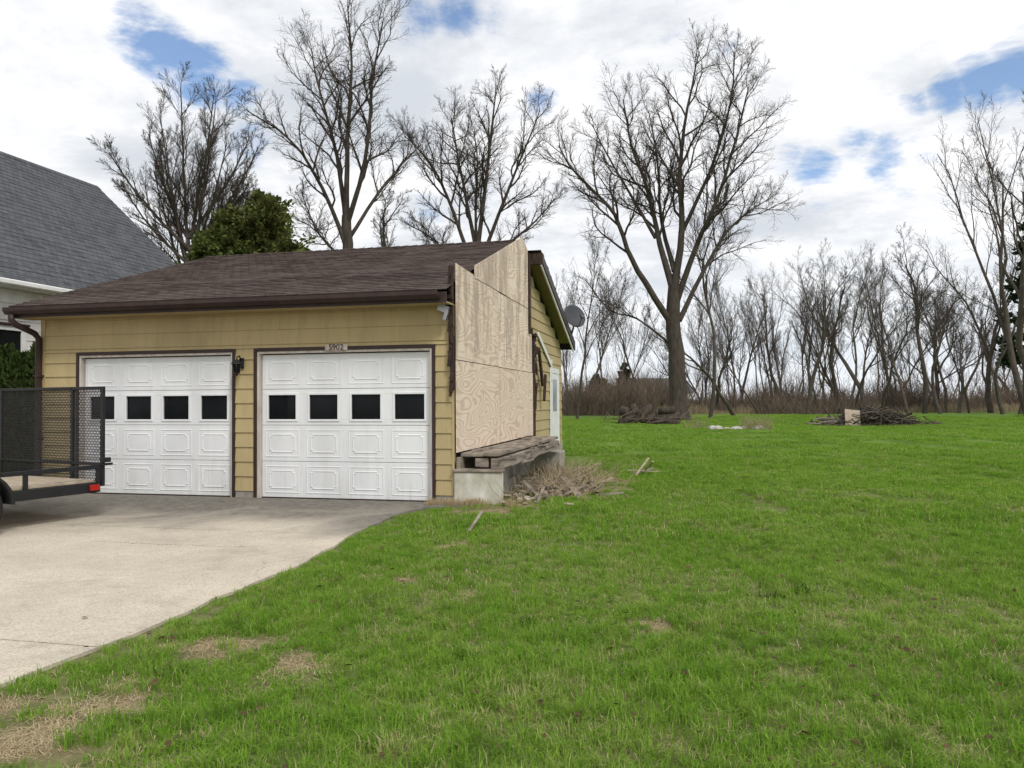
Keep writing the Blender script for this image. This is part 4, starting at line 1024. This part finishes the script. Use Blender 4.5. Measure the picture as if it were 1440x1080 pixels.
def attr(nm,tp):
    n=ng.nodes.new('GeometryNodeInputNamedAttribute'); n.data_type=tp; n.inputs['Name'].default_value=nm; return n.outputs['Attribute']
cb=ng.nodes.new('ShaderNodeCombineXYZ'); ng.links.new(attr('rot','FLOAT'),cb.inputs[2])
ng.links.new(gi.outputs[0],ip.inputs['Points']); ng.links.new(ci.outputs[0],ip.inputs['Instance']); ip.inputs['Pick Instance'].default_value=True
ng.links.new(attr('idx','INT'),ip.inputs['Instance Index'])
e2r=ng.nodes.new('FunctionNodeEulerToRotation'); ng.links.new(cb.outputs[0],e2r.inputs[0]); ng.links.new(e2r.outputs[0],ip.inputs['Rotation'])
ng.links.new(attr('sc','FLOAT_VECTOR'),ip.inputs['Scale']); ng.links.new(ip.outputs[0],go.inputs[0])
md=lawn.modifiers.new('scatter','NODES'); md.node_group=ng
V=[];F=[]
for i in range(420):
    py=2.6+R.random()**1.4*9; px=R.uniform(-.72*py,.75*py)
    if blocked(px,py) and R.random()<.93: continue
    zz=H(px,py)+R.uniform(.03,.06) if not blocked(px,py) else .03
    M=Matrix.Rotation(R.random()*6.28,3,'Z')@Matrix.Rotation(R.gauss(0,.5),3,'X'); s=R.uniform(.010,.026); k=len(V)
    for q in ((-1,0,0),(-.3,.6,.2),(.6,.5,.3),(1.1,0,.1),(.5,-.6,.3),(-.4,-.5,.2)): V.append(Vector((px,py,zz))+M@(Vector(q)*s))
    F.append((k,k+1,k+2,k+3,k+4,k+5))
mesh_obj('dead_leaves',V,F,M_LEAFB)

# ------------------------------------------------------------ world
w=bpy.data.worlds.new('World'); scene.world=w; w.use_nodes=True
N=NT(w.node_tree); N.n.clear()
SEL=rad(48); SROT=rad(150)
sky=N.add('ShaderNodeTexSky',sky_type='NISHITA'); sky.sun_disc=False; sky.sun_elevation=SEL; sky.sun_rotation=SROT; sky.air_density=1.0; sky.dust_density=1.0
tc=N.add('ShaderNodeTexCoord'); D=tc.outputs['Generated']
sp=N.add('ShaderNodeSeparateXYZ'); N.l.new(D,sp.inputs[0]); z=sp.outputs[2]
zz=N.math('ADD',N.math('MAXIMUM',z,0.0),.16)
cbn=N.add('ShaderNodeCombineXYZ'); N.l.new(N.math('DIVIDE',sp.outputs[0],zz),cbn.inputs[0]); N.l.new(N.math('DIVIDE',sp.outputs[1],zz),cbn.inputs[1])
pv=cbn.outputs[0]
n1=N.noise(N.mapping(pv,(1,1,1),(3.1,1.7,0)),1.9,9,.66,.3)
n2=N.noise(N.mapping(pv,(1,1,1),(8.2,4.4,0)),1.2,7,.62,.2)
n3=N.noise(N.mapping(pv,(1,1,1),(1.2,9.4,0)),3.8,7,.64,.2)
blob=None
for (px,py,r,a) in [(190,5,.042,1),(235,50,.045,1),(285,90,.045,1),(335,120,.032,.9),(590,15,.042,.8),(650,2,.045,.9),(700,14,.035,.7),(760,140,.028,.7),(1120,215,.032,.85),(1155,228,.038,1),(1200,195,.036,.95),(1250,218,.034,.8),(1310,205,.03,.7),(1150,290,.028,.7),(1290,145,.026,.9),(1340,128,.03,1),(1390,110,.04,1),(1440,85,.045,1),(1030,80,.028,.6),(350,190,.04,.5),(590,300,.05,.5),(1400,330,.05,.4)]:
    v=Vector(((px-720)/1082,1,(563-py)/1082)).normalized()
    dn=N.add('ShaderNodeVectorMath',operation='DISTANCE'); N.l.new(D,dn.inputs[0]); dn.inputs[1].default_value=v
    b=N.smooth(dn.outputs['Value'],r*.1,r*1.7,a,0)
    blob=b if blob is None else N.math('MAXIMUM',blob,b)
cov=N.math('SUBTRACT',N.math('ADD',n1,.16),N.math('MULTIPLY',blob,.29))
cf=N.smooth(cov,.34,.54)
haze=N.smooth(z,0,.22,.75,.06)
cf=N.math('MAXIMUM',cf,haze)
ccol=N.mix(N.smooth(n2,.42,.64),(1.10,1.10,1.11),(.70,.74,.80))
ccol=N.mix(N.smooth(n3,.45,.68,0,.45),ccol,(.75,.79,.85))
ccol=N.mix(N.smooth(z,0,.25,.7,0),ccol,(.88,.94,1.0))
b1=N.add('ShaderNodeBackground'); N.l.new(N.mix(1.0,sky.outputs[0],(.98,1.08,1.18),'MULTIPLY'),b1.inputs[0]); b1.inputs[1].default_value=.15
b2=N.add('ShaderNodeBackground'); N.l.new(ccol,b2.inputs[0]); b2.inputs[1].default_value=1.0
ms=N.add('ShaderNodeMixShader'); N.l.new(cf,ms.inputs[0]); N.l.new(b1.outputs[0],ms.inputs[1]); N.l.new(b2.outputs[0],ms.inputs[2])
wo=N.add('ShaderNodeOutputWorld'); N.l.new(ms.outputs[0],wo.inputs[0])
sl=bpy.data.lights.new('sun','SUN'); sl.energy=2.1; sl.angle=rad(14); sl.color=(1,.96,.9)
so=bpy.data.objects.new('sun',sl); COL.objects.link(so)
sd=Vector((math.sin(SROT)*math.cos(SEL),math.cos(SROT)*math.cos(SEL),math.sin(SEL)))
so.rotation_euler=sd.to_track_quat('Z','Y').to_euler(); so.location=(5,-5,20)

cam=bpy.data.cameras.new('camera'); cam.sensor_width=36; cam.lens=27.05; cam.clip_end=4000; cam.clip_start=.05
co=bpy.data.objects.new('camera',cam); COL.objects.link(co)
co.matrix_world=Matrix.Translation((0,0,1.47))@Matrix.Rotation(rad(91.22),4,'X')@Matrix.Rotation(rad(-.35),4,'Z')
scene.camera=co
scene.view_settings.view_transform='Standard'; scene.view_settings.look='None'; scene.view_settings.exposure=0
print('points',len(P))
